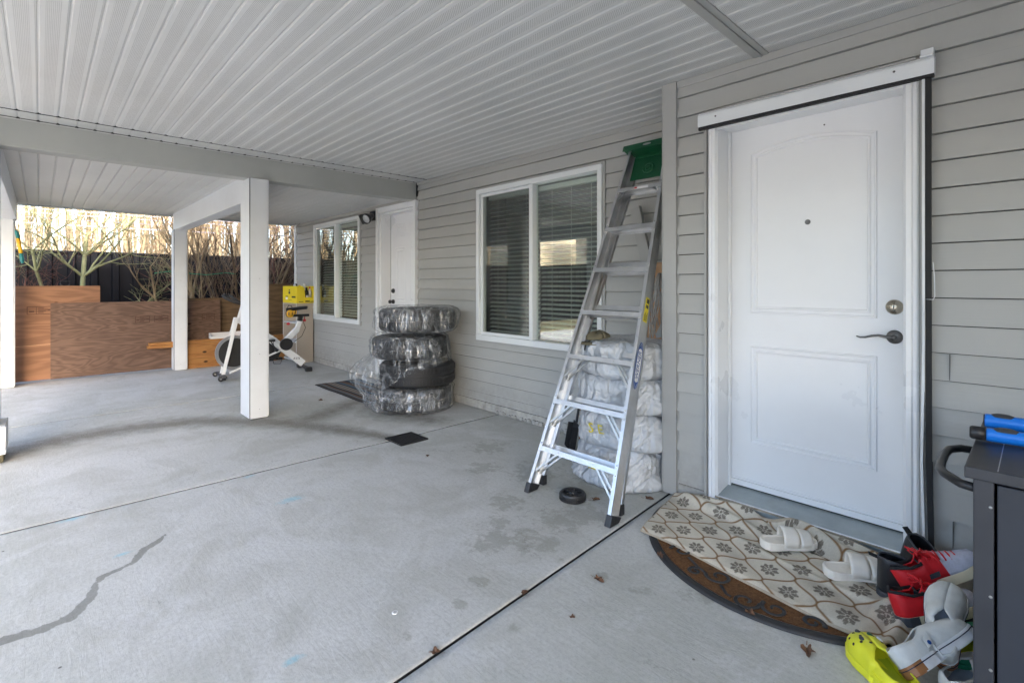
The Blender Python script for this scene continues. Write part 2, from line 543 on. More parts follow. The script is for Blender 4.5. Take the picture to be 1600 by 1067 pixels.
M = dict(
    conc=mat_concrete(), siding=mat_siding(), soffit=mat_soffit(False), vent=mat_soffit(True),
    glass=mat_glass(), film=mat_film(), bag=mat_bag(), ground=mat_ground(),
    beam=P('painted_beam', (.40, .41, .39), .5, var=.06, vs=2, bump=.08, bs=20, dirt=.25, dirtc=(.3, .3, .27)),
    post=P('painted_post', (.66, .68, .7), .5, var=.05, vs=2, bump=.1, bs=20, dirt=.15, dirtc=(.42, .41, .38)),
    trim=P('white_trim', (.72, .74, .75), .4, var=.04, bump=.04, dirt=.12, dirtc=(.5, .48, .44)),
    cornerb=P('corner_board', (.36, .36, .345), .45, var=.04, bump=.05),
    door=P('door_paint', (.78, .79, .80), .3, var=.03, vs=2, dirt=.06, dirtc=(.55, .54, .52)),
    frame=P('window_vinyl', (.73, .75, .75), .35, var=.04, dirt=.1, dirtc=(.5, .48, .44)),
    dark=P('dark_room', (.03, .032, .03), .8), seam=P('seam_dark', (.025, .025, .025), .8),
    slat=P('blind_slat', (.62, .63, .59), .5, var=.05),
    found=P('foundation', (.42, .41, .38), .9, var=.3, vs=12, bump=.9, bs=18, dirt=.6, dirtc=(.18, .16, .13), ds=8),
    sill=P('sill_metal', (.38, .42, .42), .5, metal=.3, var=.15, vs=9, dirt=.3, dirtc=(.25, .25, .23), ds=8),
    bright=P('bright_metal', (.85, .86, .87), .2, metal=1, var=.05),
    nickel=P('satin_nickel', (.16, .155, .15), .3, metal=.9, var=.1), brass=P('worn_nickel', (.5, .46, .38), .25, metal=1, var=.1),
    black=P('black_plastic', (.018, .018, .02), .42, var=.2), blackm=P('black_matte', (.014, .014, .015), .75, var=.2, bump=.15),
    rubber=P('tyre_rubber', (.02, .02, .021), .6, var=.25, vs=12, bump=.1),
    alu=P('aluminium', (.56, .57, .58), .33, metal=.9, var=.15, vs=9, bump=.06, bs=40, dirt=.3, dirtc=(.42, .41, .4), ds=7),
    galv=P('galvanised_steel', (.5, .51, .5), .35, metal=.9, var=.2, vs=20),
    green=P('green_plastic', (.006, .075, .03), .4, var=.15, spec=.4), yellow=P('yellow_plastic', (.78, .52, .015), .45, var=.1),
    ysticker=P('yellow_sticker', (.75, .62, .03), .5), wsticker=P('white_print', (.75, .75, .75), .5), blueink=P('blue_print', (.02, .07, .25), .4),
    bink=P('black_print', (.02, .02, .02), .5),
    ply=mat_wood('plywood_warm', (.29, .15, .085), (.17, .085, .048), 1.0, .7), ply2=mat_wood('plywood_weathered', (.17, .105, .074), (.08, .047, .034), 1.15, 1.3),
    ply3=mat_wood('plywood_dark', (.16, .105, .06), (.085, .055, .033), .9, .8), lumber=mat_wood('cedar_timber', (.42, .2, .065), (.25, .1, .03), 1.4, .5),
    stamp=P('mill_stamp', (.07, .03, .02), .9),
    fence=P('fence_steel', (.004, .0045, .007), .65, var=.25, vs=3, spec=.12), beige=P('beige_board', (.47, .41, .34), .6, var=.06, dirt=.15),
    bikew=P('bike_enamel', (.72, .73, .74), .25, var=.03), silver=P('silver_rim', (.3, .31, .33), .35, metal=.8),
    blue=P('blue_handle', (.01, .19, .72), .35, var=.08), cart=P('cart_steel', (.028, .03, .036), .42, var=.2, vs=5, spec=.5, bump=.04),
    cartside=P('cart_panel', (.022, .026, .035), .5, var=.15),
    red=P('red_shoe', (.62, .008, .015), .55, var=.12, vs=25, bump=.3, bs=350), grey=P('grey_mesh', (.5, .51, .6), .85, var=.15, vs=60, bump=.5, bs=400),
    cream=P('cream_foam', (.68, .6, .42), .6, var=.1), charcoal=P('charcoal_rubber', (.045, .048, .055), .5),
    canvas=P('white_canvas', (.66, .655, .61), .85, var=.07, vs=30, bump=.4, bs=450, dirt=.35, dirtc=(.42, .38, .3), ds=14),
    foxing=P('white_rubber', (.7, .7, .69), .45, var=.08, dirt=.35, dirtc=(.45, .4, .33), ds=16), gum=P('gum_rubber', (.32, .14, .05), .5),
    navy=P('navy_line', (.015, .018, .04), .5), lining=P('blue_lining', (.42, .47, .56), .8, bump=.3, bs=300),
    lime=P('lime_foam', (.78, .76, .03), .5, var=.08, bump=.1, bs=120), limed=P('lime_inside', (.5, .58, .03), .6, var=.1),
    slide=P('white_foam', (.84, .78, .68), .5, var=.06, bump=.1, bs=100, dirt=.25, dirtc=(.5, .42, .34), ds=20),
    coir=P('coir', (.17, .085, .04), .95, var=.5, vs=120, bump=1.0, bs=240, spec=.1, dirt=.5, dirtc=(.07, .04, .025), ds=14),
    leaf=P('dead_leaf', (.13, .065, .035), .8, var=.4, vs=40), mop=P('mop_string', (.42, .41, .39), .95, var=.2, vs=50),
    tan=P('tan_cardboard', (.48, .29, .16), .85, var=.1), olive=P('olive_cloth', (.15, .13, .08), .9, var=.25, bump=.4, bs=200),
    twine=P('green_twine', (.02, .25, .12), .7), teal=P('teal_plastic', (.01, .16, .16), .4), amber=P('amber_plastic', (.75, .4, .015), .4),
    lens=P('lamp_lens', (.5, .52, .52), .2), redp=P('red_plastic', (.5, .02, .03), .4), boxy=P('yellow_carton', (.8, .62, .02), .5, var=.05),
    stucco=P('neighbour_siding', (.55, .5, .38), .8, var=.08), roofm=P('shingle', (.1, .09, .085), .9, var=.3), hedge=P('hedge_leaf', (.03, .06, .015), .7, var=.4),
    bark_g=mat_bark('bark_green', (.2, .21, .1), (.32, .31, .17)), bark_t=mat_bark('bark_tan', (.24, .17, .1), (.38, .3, .19)),
    bark_r=mat_bark('bark_red', (.12, .05, .04), (.22, .12, .09)), bark_d=mat_bark('bark_dark', (.1, .07, .05), (.2, .15, .1)),
    bark_f=mat_bark('bark_forest', (.15, .12, .08), (.27, .22, .145)), wire=P('wire', (.2, .2, .24), .6),
)
kk_ = NT('insect_mesh'); kk_.N.remove(kk_.b)
_t = kk_.N.new('ShaderNodeBsdfTransparent'); _t.inputs['Color'].default_value = (.9, .9, .9, 1)
_d = kk_.N.new('ShaderNodeBsdfDiffuse'); _d.inputs['Color'].default_value = (.09, .09, .085, 1)
_m = kk_.N.new('ShaderNodeMixShader'); _m.inputs[0].default_value = .2
kk_.L.new(_t.outputs[0], _m.inputs[1]); kk_.L.new(_d.outputs[0], _m.inputs[2]); kk_.L.new(_m.outputs[0], kk_.out.inputs[0])
M['screen'] = kk_.m
M['rug'] = mat_attr('rug_pile', .95, .6, 260)
M['striped'] = mat_attr('woven_stripes', .95, .6, 200)

# ------------------------------------------------------------------ floor
JD = lambda y: -1.337 - .0665 * y
COL = [(-8.95, lambda y: -6.164), (lambda y: -6.156, lambda y: -3.575), (lambda y: -3.563, lambda y: JD(y) - .006), (lambda y: JD(y) + .006, lambda y: 4.0)]


def pl_dist(X, Y, pts):
    best = np.full(X.shape, 9.); wid = np.zeros(X.shape)
    for (x0, y0, w0), (x1, y1, w1) in zip(pts[:-1], pts[1:]):
        dx, dy = x1 - x0, y1 - y0
        t = np.clip(((X - x0) * dx + (Y - y0) * dy) / (dx * dx + dy * dy), 0, 1)
        dd = np.hypot(X - x0 - t * dx, Y - y0 - t * dy) / (w0 + (w1 - w0) * t)
        best = np.minimum(best, dd)
    return best


def stains(X, Y):
    C = np.zeros(X.shape + (4,))
    crack = [(-2.3, -.9, .038), (-2.45, -.3, .03), (-2.50, -.1, .026), (-2.483, 0, .024), (-2.5, .084, .024), (-2.6, .144, .02), (-2.7, .17, .012), (-2.757, .195, .017), (-2.795, .30, .012), (-2.9, .36, .022), (-2.94, .41, .018), (-3.0, .455, .008)]
    C[..., 0] = np.clip(1.0 - .4 * pl_dist(X, Y, crack), 0, 1)
    arc = [(-5.2, -.6, .3), (-5.3, -.149, .3), (-5.4, .143, .28), (-5.42, .566, .26), (-5.3, 1.02, .24), (-5.0, 1.345, .24), (-4.62, 1.63, .22), (-4.19, 1.84, .18), (-3.75, 2.03, .1), (-3.6, 2.1, .12)]
    g = np.clip(1.05 - .75 * pl_dist(X, Y, arc), 0, 1)
    g = np.maximum(g, .85 * np.clip(1.1 - pl_dist(X, Y, [(-4.6, 1.75, .3), (-5.0, 2.5, .28), (-4.4, 2.5, .42), (-3.85, 2.6, .3)]), 0, 1))
    g = np.maximum(g, .5 * np.clip(1 - np.abs(X + 8.75) / .14, 0, 1))
    g = np.maximum(g, .6 * np.clip(1.1 - (3.24 - Y) / .12, 0, 1) * (X < -1.6))
    C[..., 1] = g * .9
    for (x, y, r) in [(-2.987, 1.061, .07), (-3.54, .124, .05), (-3.531, .99, .04), (-1.706, .616, .035), (-2.919, .28, .035)]:
        C[..., 2] = np.maximum(C[..., 2], np.clip(.95 - np.hypot((X - x) * 1.2, (Y - y) * .6) / r * .6, 0, 1))
    pt = [(-1.83, 1.6, .16), (-1.72, 1.72, .14), (-1.62, 1.78, .1), (-1.95, 1.75, .1), (-2.1, 1.95, .15), (-2.3, 2.4, .25), (-1.126, 1.788, .06), (-.93, 1.94, .1), (-.86, 1.97, .08), (-1.7, 2.15, .2), (-1.9, 2.4, .2), (-1.3, 1.75, .05),
          (-1.62, 1.35, .05), (-1.55, .95, .05), (-1.56, 1.2, .04), (-2.6, 2.2, .16), (-2.9, 2.5, .2), (-1.75, 2.0, .18), (-1.33, 1.25, .04), (-1.2, 1.1, .03)]
    for x, y, r in pt:
        C[..., 3] = np.maximum(C[..., 3], np.clip(.95 - np.hypot(X - x, Y - y) / r * .5, 0, 1))
    # worn tooled edge beside the diagonal joint
    jd = (-1.337 - .0665 * Y) - X
    e = np.clip(1 - np.abs(jd - .045) / .03, 0, 1) * ((X < -1.3) & (Y > -1) & (Y < 2.7))
    C[..., 3] = np.maximum(C[..., 3], e * .62)
    return C


vs_all, fs_all, col_all, mi_all = [], [], [], []
base = 0
Y0, Y1 = -6.0, 3.235
for ci, (xa, xb) in enumerate(COL):
    res = .016 if ci in (1, 2) else .03
    fa = xa if callable(xa) else (lambda y, q=xa: q)
    ys = np.concatenate([np.linspace(Y0, -1.4, 60)[:-1], np.arange(-1.4, Y1, res), [Y1]])
    nx = int((xb(0) - fa(0)) / res)
    u = np.linspace(0, 1, nx + 1)
    ya = ys[:, None] + 0 * u[None, :]
    xl = np.array([fa(y) for y in ys])[:, None]; xr = np.array([xb(y) for y in ys])[:, None]
    X = xl + (xr - xl) * u[None, :]
    Z = np.zeros_like(X)
    ed = np.minimum(X - xl, xr - X)
    Z -= .0015 * np.clip(1 - ed / .012, 0, 1) ** 2
    Z -= .006 * np.exp(-((X + 3.5) ** 2 + (ya - 2.16) ** 2) / .12)
    C = stains(X, ya)
    V = np.stack([X, ya, Z], -1).reshape(-1, 3)
    n, m = X.shape
    idx = np.arange(n * m).reshape(n, m) + base
    F = np.stack([idx[:-1, :-1], idx[:-1, 1:], idx[1:, 1:], idx[1:, :-1]], -1).reshape(-1, 4)
    nf_ = len(F)
    # skirts down the joint
    for col, sgn in ((0, 1), (m - 1, -1)):
        b2 = base + n * m + (0 if col == 0 else n)
        top = idx[:, col]
        bot = np.arange(n) + b2
        Q = np.stack([top[:-1], top[1:], bot[1:], bot[:-1]], -1)
        F = np.concatenate([F, Q if sgn > 0 else Q[:, ::-1]])
    sk = []
    for col in (0, m - 1):
        q = V.reshape(n, m, 3)[:, col].copy(); q[:, 2] = -.08; sk.append(q)
    V = np.concatenate([V] + sk)
    C = np.concatenate([C.reshape(-1, 4), np.zeros((2 * n, 4))])
    mi_all.append(np.concatenate([np.zeros(nf_), np.ones(len(F) - nf_)])); vs_all.append(V); fs_all.append(F); col_all.append(C); base += len(V)
V = np.concatenate(vs_all); F = np.concatenate(fs_all); C = np.concatenate(col_all)
me = bpy.data.meshes.new('patio_slab')
me.vertices.add(len(V)); me.vertices.foreach_set('co', V.ravel())
me.loops.add(F.size); me.loops.foreach_set('vertex_index', F.ravel().astype(np.int32))
me.polygons.add(len(F)); me.polygons.foreach_set('loop_start', np.arange(0, F.size, 4, dtype=np.int32))
MI = np.concatenate(mi_all).astype(np.int32)
me.polygons.foreach_set('use_smooth', MI == 0)
me.polygons.foreach_set('material_index', MI)
me.update(calc_edges=True)
ca = me.color_attributes.new('stain', 'FLOAT_COLOR', 'POINT')
ca.data.foreach_set('color', C.ravel())
me.materials.append(M['conc']); me.materials.append(M['seam'])
fo = bpy.data.objects.new('patio_slab', me); sc.collection.objects.link(fo)
tag(fo, 'pale grey concrete patio slab with saw-cut joints, a dark crack and dirt stains', 'patio', kind='structure')
b = MB(); b.box(-9.0, 4.0, -6.0, 3.24, -.2, -.03)
tag(b.build('patio_base', M['seam']), 'dark bed under the patio joints', 'patio', kind='structure')
b = MB(); b.add([(-400, -400, -.09), (400, -400, -.09), (400, 400, -.09), (-400, 400, -.09)], [(0, 1, 2, 3)])
tag(b.build('ground', M['ground']), 'brown garden soil beyond the patio', 'ground', kind='structure')
b = MB(); b.box(-9.0, 9, -9.3, -6.01, -.2, -.012); b.box(4.01, 9, -6.01, 3.2, -.2, -.012)
tag(b.build('bounce_slab', M['conc']), 'added unseen concrete slab behind the camera, bouncing light under the cover', 'bounce_slab', kind='structure')  # unseen pale slab added to bounce light up to the ceiling
b = MB(); b.box(-60, -9.02, -30, 40, -.3, .02)
tag(b.build('garden_bed', M['ground']), 'soil bed behind the plywood sheets', 'ground', kind='structure')

# ------------------------------------------------------------------ house
house = thing('house', 'grey vinyl-sided house wall with white doors and windows under the patio cover', 'house', (-4, 3.22, 0))
PIT, PH = .1143, .165
YW, YB = 3.22, 2.735


def siding(mb, x0, x1, z0, z1, Y):
    k0 = int(math.floor((z0 - PH) / PIT))
    k = k0
    while PH + k * PIT < z1 - 1e-4:
        zb, zt = PH + k * PIT, PH + (k + 1) * PIT
        a, c = max(zb, z0), min(zt, z1)
        slot = c == zt
        SL = .0045 if Y < 3 else .006
        if slot: c -= SL
        yo = lambda z: Y - .018 + .016 * (z - zb) / PIT
        wob = lambda x: .0008 * math.sin(x * 3.1 + k)
        n = max(1, int((x1 - x0) / .5))
        for i in range(n):
            xa, xb_ = x0 + (x1 - x0) * i / n, x0 + (x1 - x0) * (i + 1) / n
            mb.add([(xa, yo(a) + wob(xa), a), (xb_, yo(a) + wob(xb_), a), (xb_, yo(c), c), (xa, yo(c), c)], [(0, 1, 2, 3)])
            if slot:
                mb.add([(xa, yo(c), c), (xb_, yo(c), c), (xb_, Y + .012, c - .001), (xa, Y + .012, c - .001)], [(0, 1, 2, 3)])
                mb.add([(xa, Y + .012, c - .001), (xb_, Y + .012, c - .001), (xb_, Y + .012, c + SL + .0001), (xa, Y + .012, c + SL + .0001)], [(0, 1, 2, 3)])
            if a == zb:
                mb.add([(xa, yo(a) + wob(xa), a), (xa, Y + .012, a + .0001), (xb_, Y + .012, a + .0001), (xb_, yo(a) + wob(xb_), a)], [(0, 1, 2, 3)])
        k += 1


b = MB()
WZ0, WZ1 = .69, 2.19
FW = (-8.01, -6.43); NW = (-3.896, -2.351); FD = (-5.94, -4.99); ND = (-1.28, -.33)
CH, CF = 2.435, 2.27
siding(b, -8.80, FW[0], .085, CF, YW); siding(b, FW[0], FW[1], .085, WZ0, YW); siding(b, FW[0], FW[1], WZ1, CF, YW)
siding(b, FW[1], FD[0], .085, CF, YW)
siding(b, FD[1], NW[0], .085, CH, YW); siding(b, NW[0], NW[1], .085, WZ0, YW); siding(b, NW[0], NW[1], WZ1, CH, YW)
siding(b, NW[1], -1.55, .085, CH, YW)
siding(b, FD[0], FD[1], 2.235, CF, YW)
siding(b, -1.465, ND[0], .085, CH, YB); siding(b, ND[0], 4.0, 2.16, CH, YB); siding(b, -.345, 4.0, .085, 2.16, YB)
b.build('wall', M['siding'], house)
# solid mass of the building behind the cladding (also upstairs)
b = MB()
b.box(-8.86, 9, 3.62, 10, 0, 6); b.box(-1.46, 4, 3.02, 3.62, 0, 6); b.box(-8.86, -1.46, 3.3, 3.62, 2.52, 6)
b.box(-8.86, FW[0] - .001, 3.235, 3.62, .0, 2.6); b.box(FW[1], FD[0], 3.235, 3.62, 0, 2.6); b.box(FD[1], NW[0], 3.235, 3.62, 0, 2.6)
b.box(NW[1], -1.54, 3.235, 3.62, 0, 2.6); b.box(-1.54, ND[0] - .0, 2.745, 3.02, 0, 2.6); b.box(-.37, 4, 2.745, 3.02, 0, 2.6)
b.box(FW[0], FW[1], 3.3, 3.62, 0, WZ0 - .01); b.box(NW[0], NW[1], 3.3, 3.62, 0, WZ0 - .01)
b.build('wall_core', M['dark'], house)
b = MB(); b.box(-8.9, 9.2, 3.3, 10.2, 6, 6.3); b.box(8.0, 15.3, -3.3, 10.2, 3.4, 3.6); b.build('roof', M['roofm'], house)  # second slab tops the added light-blocking mass on the right
b = MB(); b.box(8.1, 15, -3, 10, 0, 3.4); b.build('bounce_blocker', M['cornerb'], house)  # unseen mass added to stop warm bounce from the right
b = MB()
b.box(-8.86, FD[0] + .0, 3.212, 3.234, 0, .078); b.box(FD[1], -1.55, 3.212, 3.234, 0, .078)
b.box(-1.55, ND[0], 2.728, 2.744, 0, .078); b.box(-.36, 4, 2.728, 2.744, 0, .078)
for i in range(70):                                     # crumbled render along the wall foot
    x = random.uniform(-3.6, -2.2) if i < 55 else random.uniform(-6, -4.4)
    r = random.uniform(.006, .018)
    b.box(x - r, x + r, 3.212 - r * 1.3, 3.214, 0, r * 2.2)
b.build('foundation', M['found'], house, bevel=.003)
# corner boards, strips
b = MB(); b.box(-1.548, -1.463, 2.706, 2.732, .012, 2.434); b.box(-1.556, -1.549, 2.706, 3.225, .012, 2.434)
b.box(-1.463, -1.456, 2.722, 2.73, .05, 2.434)
b.build('corner_board', M['cornerb'], house, bevel=.003)
b = MB(); b.box(-8.86, -8.79, 3.195, 3.24, .05, 2.27); b.box(-8.78, -8.775, 3.2, 3.21, .05, 2.27)
b.build('corner_board', M['frame'], house, bevel=.003)
b = MB()
b.box(-1.463, 4, 2.715, 2.73, 2.395, 2.434); b.box(-5.0, -1.55, 3.2, 3.214, 2.40, 2.434)
b.build('wall_trim', M['cornerb'], house, bevel=.002)
# vertical butt joints in the cladding
b = MB()
for x, z0, k in ((-.245, .165, 1), (-.31, .393, 1), (-.255, .85, 1)):
    b.box(x, x + .0015, YB - .0195, YB - .008, z0 + .004, z0 + PIT * k - .004)
b.build('siding_joint', M['seam'], house)


def window(x0, x1, xm, blinds, name='window'):
    z0, z1 = WZ0, WZ1
    b = MB(); f = .045
    for a in ((x0, x1, z0, z0 + .055), (x0, x1, z1 - f, z1), (x0, x0 + f, z0 + .055, z1 - f), (x1 - f, x1, z0 + .055, z1 - f)):
        b.box(a[0], a[1], 3.185, 3.29, a[2], a[3])
    b.box(xm - .022, xm + .022, 3.2, 3.28, z0 + .055, z1 - f)
    # sash of the sliding (left) pane
    xl0, xl1 = x0 + f, xm - .022
    for a in ((xl0, xl1, z0 + .055, z0 + .085), (xl0, xl1, z1 - f - .028, z1 - f), (xl0, xl0 + .03, z0 + .085, z1 - f - .028)):
        b.box(a[0], a[1], 3.215, 3.25, a[2], a[3])
    fr = b.build(name, M['frame'], house, bevel=.004)
    b = MB()
    b.box(xl0 + .03, xl1, 3.232, 3.236, z0 + .085, z1 - f - .028)
    b.build('pane', M['glass'], fr)
    b = MB(); b.add([(xl0 + .03, 3.212, z0 + .085), (xl1, 3.212, z0 + .085), (xl1, 3.212, z1 - f - .028), (xl0 + .03, 3.212, z1 - f - .028)], [(0, 1, 2, 3)]); b.build('insect_screen', M['screen'], fr)
    b = MB(); b.box(xm + .022, x1 - f, 3.254, 3.258, z0 + .055, z1 - f); b.build('pane', M['glass'], fr)
    b = MB()
    zt = z1 - .1
    zz = z0 + .09
    i = 0
    while zz < zt:
        for (xa, xb_) in ((xl0 + .012, xm - .01), (xm + .012, x1 - f - .012)):
            wv = .002 * math.sin(i * 1.7)
            T = R(27 if blinds else 50)
            dy, dz = .019 * math.cos(T), .019 * math.sin(T)
            b.add([(xa, 3.335 - dy, zz - dz + wv), (xb_, 3.335 - dy, zz - dz - wv), (xb_, 3.335, zz + .003), (xa, 3.335, zz + .003), (xb_, 3.335 + dy, zz + dz), (xa, 3.335 + dy, zz + dz)], [(0, 1, 2, 3), (3, 2, 4, 5)])
        zz += .041; i += 1
    b.box(xl0 + .01, x1 - f - .01, 3.31, 3.36, zt + .005, zt + .045)
    for xa in (xl0 + .15, xm - .16, xm + .16, xm + .38, x1 - f - .15):
        b.box(xa, xa + .003, 3.308, 3.31, z0 + .08, zt)
    b.build('blinds', M['slat'], fr)
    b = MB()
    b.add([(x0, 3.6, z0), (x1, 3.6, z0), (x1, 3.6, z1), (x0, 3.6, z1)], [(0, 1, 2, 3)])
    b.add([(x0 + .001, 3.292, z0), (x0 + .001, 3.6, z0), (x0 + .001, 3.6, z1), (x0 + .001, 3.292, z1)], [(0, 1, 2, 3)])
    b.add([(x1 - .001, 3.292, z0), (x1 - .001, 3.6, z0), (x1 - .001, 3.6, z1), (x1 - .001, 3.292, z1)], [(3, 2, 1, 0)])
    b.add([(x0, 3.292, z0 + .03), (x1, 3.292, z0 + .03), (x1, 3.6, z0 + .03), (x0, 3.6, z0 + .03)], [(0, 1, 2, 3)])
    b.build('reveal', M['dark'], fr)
    b = MB()
    for a in ((x0 - .024, x0 - .001, z0 - .02, z1 + .02), (x1 + .001, x1 + .024, z0 - .02, z1 + .02), (x0 - .001, x1 + .001, z1 + .001, z1 + .02), (x0 - .001, x1 + .001, z0 - .02, z0 - .001)):
        b.box(a[0], a[1], 3.196, 3.222, a[2], a[3])
    b.build('channel', M['cornerb'], fr, bevel=.002)
    b = MB(); b.box(x0 + .01, x0 + .028, 3.178, 3.186, z0 + .17, z0 + .2); b.box(x0 + .01, x0 + .02, 3.178, 3.186, z1 - .35, z1 - .33)
    b.build('latch', M['frame'], fr)
    return fr


window(NW[0], NW[1], -3.14, True)
window(FW[0], FW[1], -7.24, False)


def moulding(mb, path, y, prof, closed=True):
    """raised moulding following a path of (x,z) on a plane facing -Y"""
    n = len(path)
    rows = []
    cx = sum(p[0] for p in path) / n; cz = sum(p[1] for p in path) / n
    for i in range(n):
        p0, p1, p2 = Vector(path[i - 1]), Vector(path[i]), Vector(path[(i + 1) % n])
        d1 = (p1 - p0).normalized(); d2 = (p2 - p1).normalized()
        n1 = Vector((-d1.y, d1.x)); n2 = Vector((-d2.y, d2.x))
        nn = (n1 + n2)
        nn = nn / max(.3, nn.length_squared / 2)
        rows.append([(p1.x + nn.x * o, y - h, p1.y + nn.y * o) for o, h in prof])
    rows.append(rows[0])
    mb.grid(rows)


DPROF = [(0, -.002), (.003, .008), (.008, .008), (.013, .002), (.024, .0015), (.030, .0075), (.036, .006), (.042, -.002)]
# near door
yd = 2.87
b = MB(); b.box(-1.232, -.396, yd, yd + .045, .118, 2.13)
door = b.build('door', M['door'], house, bevel=.002)
b = MB()
pa = [(-1.107, 1.087), (-.526, 1.087), (-.526, 1.97)]
for i in range(1, 16):
    t = i / 16; pa.append((-.526 - .581 * t, 1.97 + .05 * math.sin(PI * t) ** .9))
pa.append((-1.107, 1.97))
moulding(b, pa, yd, DPROF)
moulding(b, [(-1.107, .365), (-.526, .365), (-.526, .91), (-1.107, .91)], yd, DPROF)
b.build('panel_moulding', M['door'], door, smooth=False)
b = MB(); b.box(-1.228, -.40, yd - .012, yd - .0005, .12, .15); b.box(-1.228, -.40, yd - .006, yd - .0005, .152, .163)
b.build('door_sweep', M['door'], door, bevel=.002)
# handle
b = MB()
b.lathe([(0, -.012), (.026, -.012), (.031, -.006), (.032, 0)], (-.461, yd, 1.005), 28, (1, 0, 0), (0, 0, 1), (0, 1, 0))
b.lathe([(0, -.052), (.012, -.052), (.0135, -.03), (.012, -.01)], (-.461, yd, 1.005), 20, (1, 0, 0), (0, 0, 1), (0, 1, 0))
b.tube([(-.461, yd - .048, 1.005), (-.485, yd - .05, 1.008), (-.515, yd - .05, 1.012), (-.54, yd - .05, 1.008), (-.565, yd - .048, 1.0), (-.585, yd - .047, .998), (-.6, yd - .047, 1.003)], [.011, .0095, .008, .0075, .0065, .0055, .004], 10, flat=.75)
b.build('handle', M['nickel'], door, smooth=True)
b = MB()
b.lathe([(0, -.02), (.013, -.02), (.017, -.017), (.019, -.013), (.03, -.012), (.034, -.005), (.035, 0)], (-.461, yd, 1.143), 32, (1, 0, 0), (0, 0, 1), (0, 1, 0))
b.build('deadbolt', M['brass'], door, smooth=True)
b = MB(); b.box(-.4625, -.4595, yd - .0215, yd - .0195, 1.135, 1.151)
b.build('keyhole', M['seam'], door)
b = MB(); b.lathe([(0, -.004), (.006, -.004), (.010, -.006), (.013, -.004), (.013, 0)], (-.82, yd, 1.568), 20, (1, 0, 0), (0, 0, 1), (0, 1, 0)); b.build('peephole', M['nickel'], door, smooth=True)
b = MB(); b.lathe([(0, -.003), (.004, -.003), (.004, 0)], (-.745, yd, 2.05), 10, (1, 0, 0), (0, 0, 1), (0, 1, 0)); b.build('screw', M['nickel'], door)
# frame of the near door
b = MB()
bm_ = [(0, 0), (0, -.022), (.008, -.03), (.02, -.026), (.026, -.034), (.044, -.034), (.05, -.026), (.055, -.02), (.055, 0)]
b.extr([(a, c) for a, c in bm_], (-1.276, 2.74, .06), (-1.276, 2.74, 2.16), (1, 0, 0), (0, 1, 0))
b.extr([(-a, c) for a, c in bm_][::-1], (-.352, 2.74, .06), (-.352, 2.74, 2.16), (1, 0, 0), (0, 1, 0))
b.box(-1.276, -.352, 2.715, 2.74, 2.10, 2.16)
b.box(-1.25, -1.222, 2.741, 2.869, .09, 2.12); b.box(-.403, -.375, 2.741, 2.869, .09, 2.12)
b.box(-1.222, -.403, 2.741, 2.869, 2.112, 2.14)
b.box(-1.222, -1.208, 2.85, 2.868, .1, 2.11)
b.build('door_frame', M['door'], house, bevel=.0015)
b = MB(); b.box(-.349, -.337, 2.702, 2.744, .06, 2.12); b.box(-1.292, -1.279, 2.70, 2.744, .06, 2.12); b.build('door_trim', M['cornerb'], house, bevel=.0015)
b = MB()
b.extr([(2.715, .072), (2.87, .072), (2.87, .112), (2.715, .086)], (-1.222, 0, 0), (-.403, 0, 0), (0, 1, 0), (0, 0, 1))
b.box(-1.21, -.415, 2.73, 2.8, 0.0, .07)
b.build('threshold', M['sill'], house, bevel=.002)
b = MB(); b.extr([(2.703, .076), (2.7135, .076), (2.7135, .087), (2.712, .089), (2.703, .087)], (-1.23, 0, 0), (-.395, 0, 0), (0, 1, 0), (0, 0, 1)); b.build('threshold_edge', M['bright'], house)

# far door
yf = 3.34
b = MB(); b.box(-5.84, -5.04, yf, yf + .04, .12, 2.16)
fd = b.build('door', M['door'], house, bevel=.002)
b = MB(); P2 = [(0, -.001), (.006, .004), (.014, .001), (.03, .001), (.05, .005), (.055, -.001)]
for z0, z1 in ((1.86, 2.03), (1.02, 1.72), (.32, .86)):
    for x0, x1 in ((-5.73, -5.48), (-5.38, -5.13)):
        moulding(b, [(x0, z0), (x1, z0), (x1, z1), (x0, z1)], yf, P2)
b.build('panel_moulding', M['door'], fd)
b = MB()
b.lathe([(0, -.03), (.018, -.03), (.03, -.015), (.03, 0)], (-5.765, yf, 1.16), 20, (1, 0, 0), (0, 0, 1), (0, 1, 0))
b.build('deadbolt', M['black'], fd, smooth=True)
b = MB(); b.lathe([(0, -.03), (.017, -.03), (.028, -.015), (.028, 0)], (-5.765, yf, 1.02), 20, (1, 0, 0), (0, 0, 1), (0, 1, 0))
b.tube([(-5.765, yf - .05, 1.02), (-5.765, yf - .01, 1.02)], .012, 8); b.lathe([(0, -.075), (.02, -.07), (.026, -.055), (.018, -.04), (0, -.04)], (-5.765, yf, 1.02), 16, (1, 0, 0), (0, 0, 1), (0, 1, 0))
b.build('handle', M['black'], fd, smooth=True)
b = MB()
for a in ((-5.935, -5.89, 3.17, 3.225, .08, 2.23), (-5.04, -4.995, 3.17, 3.225, .08, 2.23), (-5.89, -5.04, 3.18, 3.225, 2.165, 2.23), (-5.89, -5.842, 3.2, 3.34, .1, 2.165), (-5.088, -5.04, 3.226, 3.34, .1, 2.165), (-5.842, -5.088, 3.226, 3.34, 2.14, 2.165)):
    b.box(*a)
b.build('door_frame', M['door'], house, bevel=.003)
b = MB(); b.box(-5.89, -5.04, 3.16, 3.34, .03, .09); b.build('threshold', M['sill'], house, bevel=.003)

# ------------------------------------------------------------------ patio cover
cover = thing('patio_cover', 'patio cover with ribbed white vinyl ceiling, boxed beams and square posts', 'patio cover', (-5, 1, 0))
CY0 = -1.6


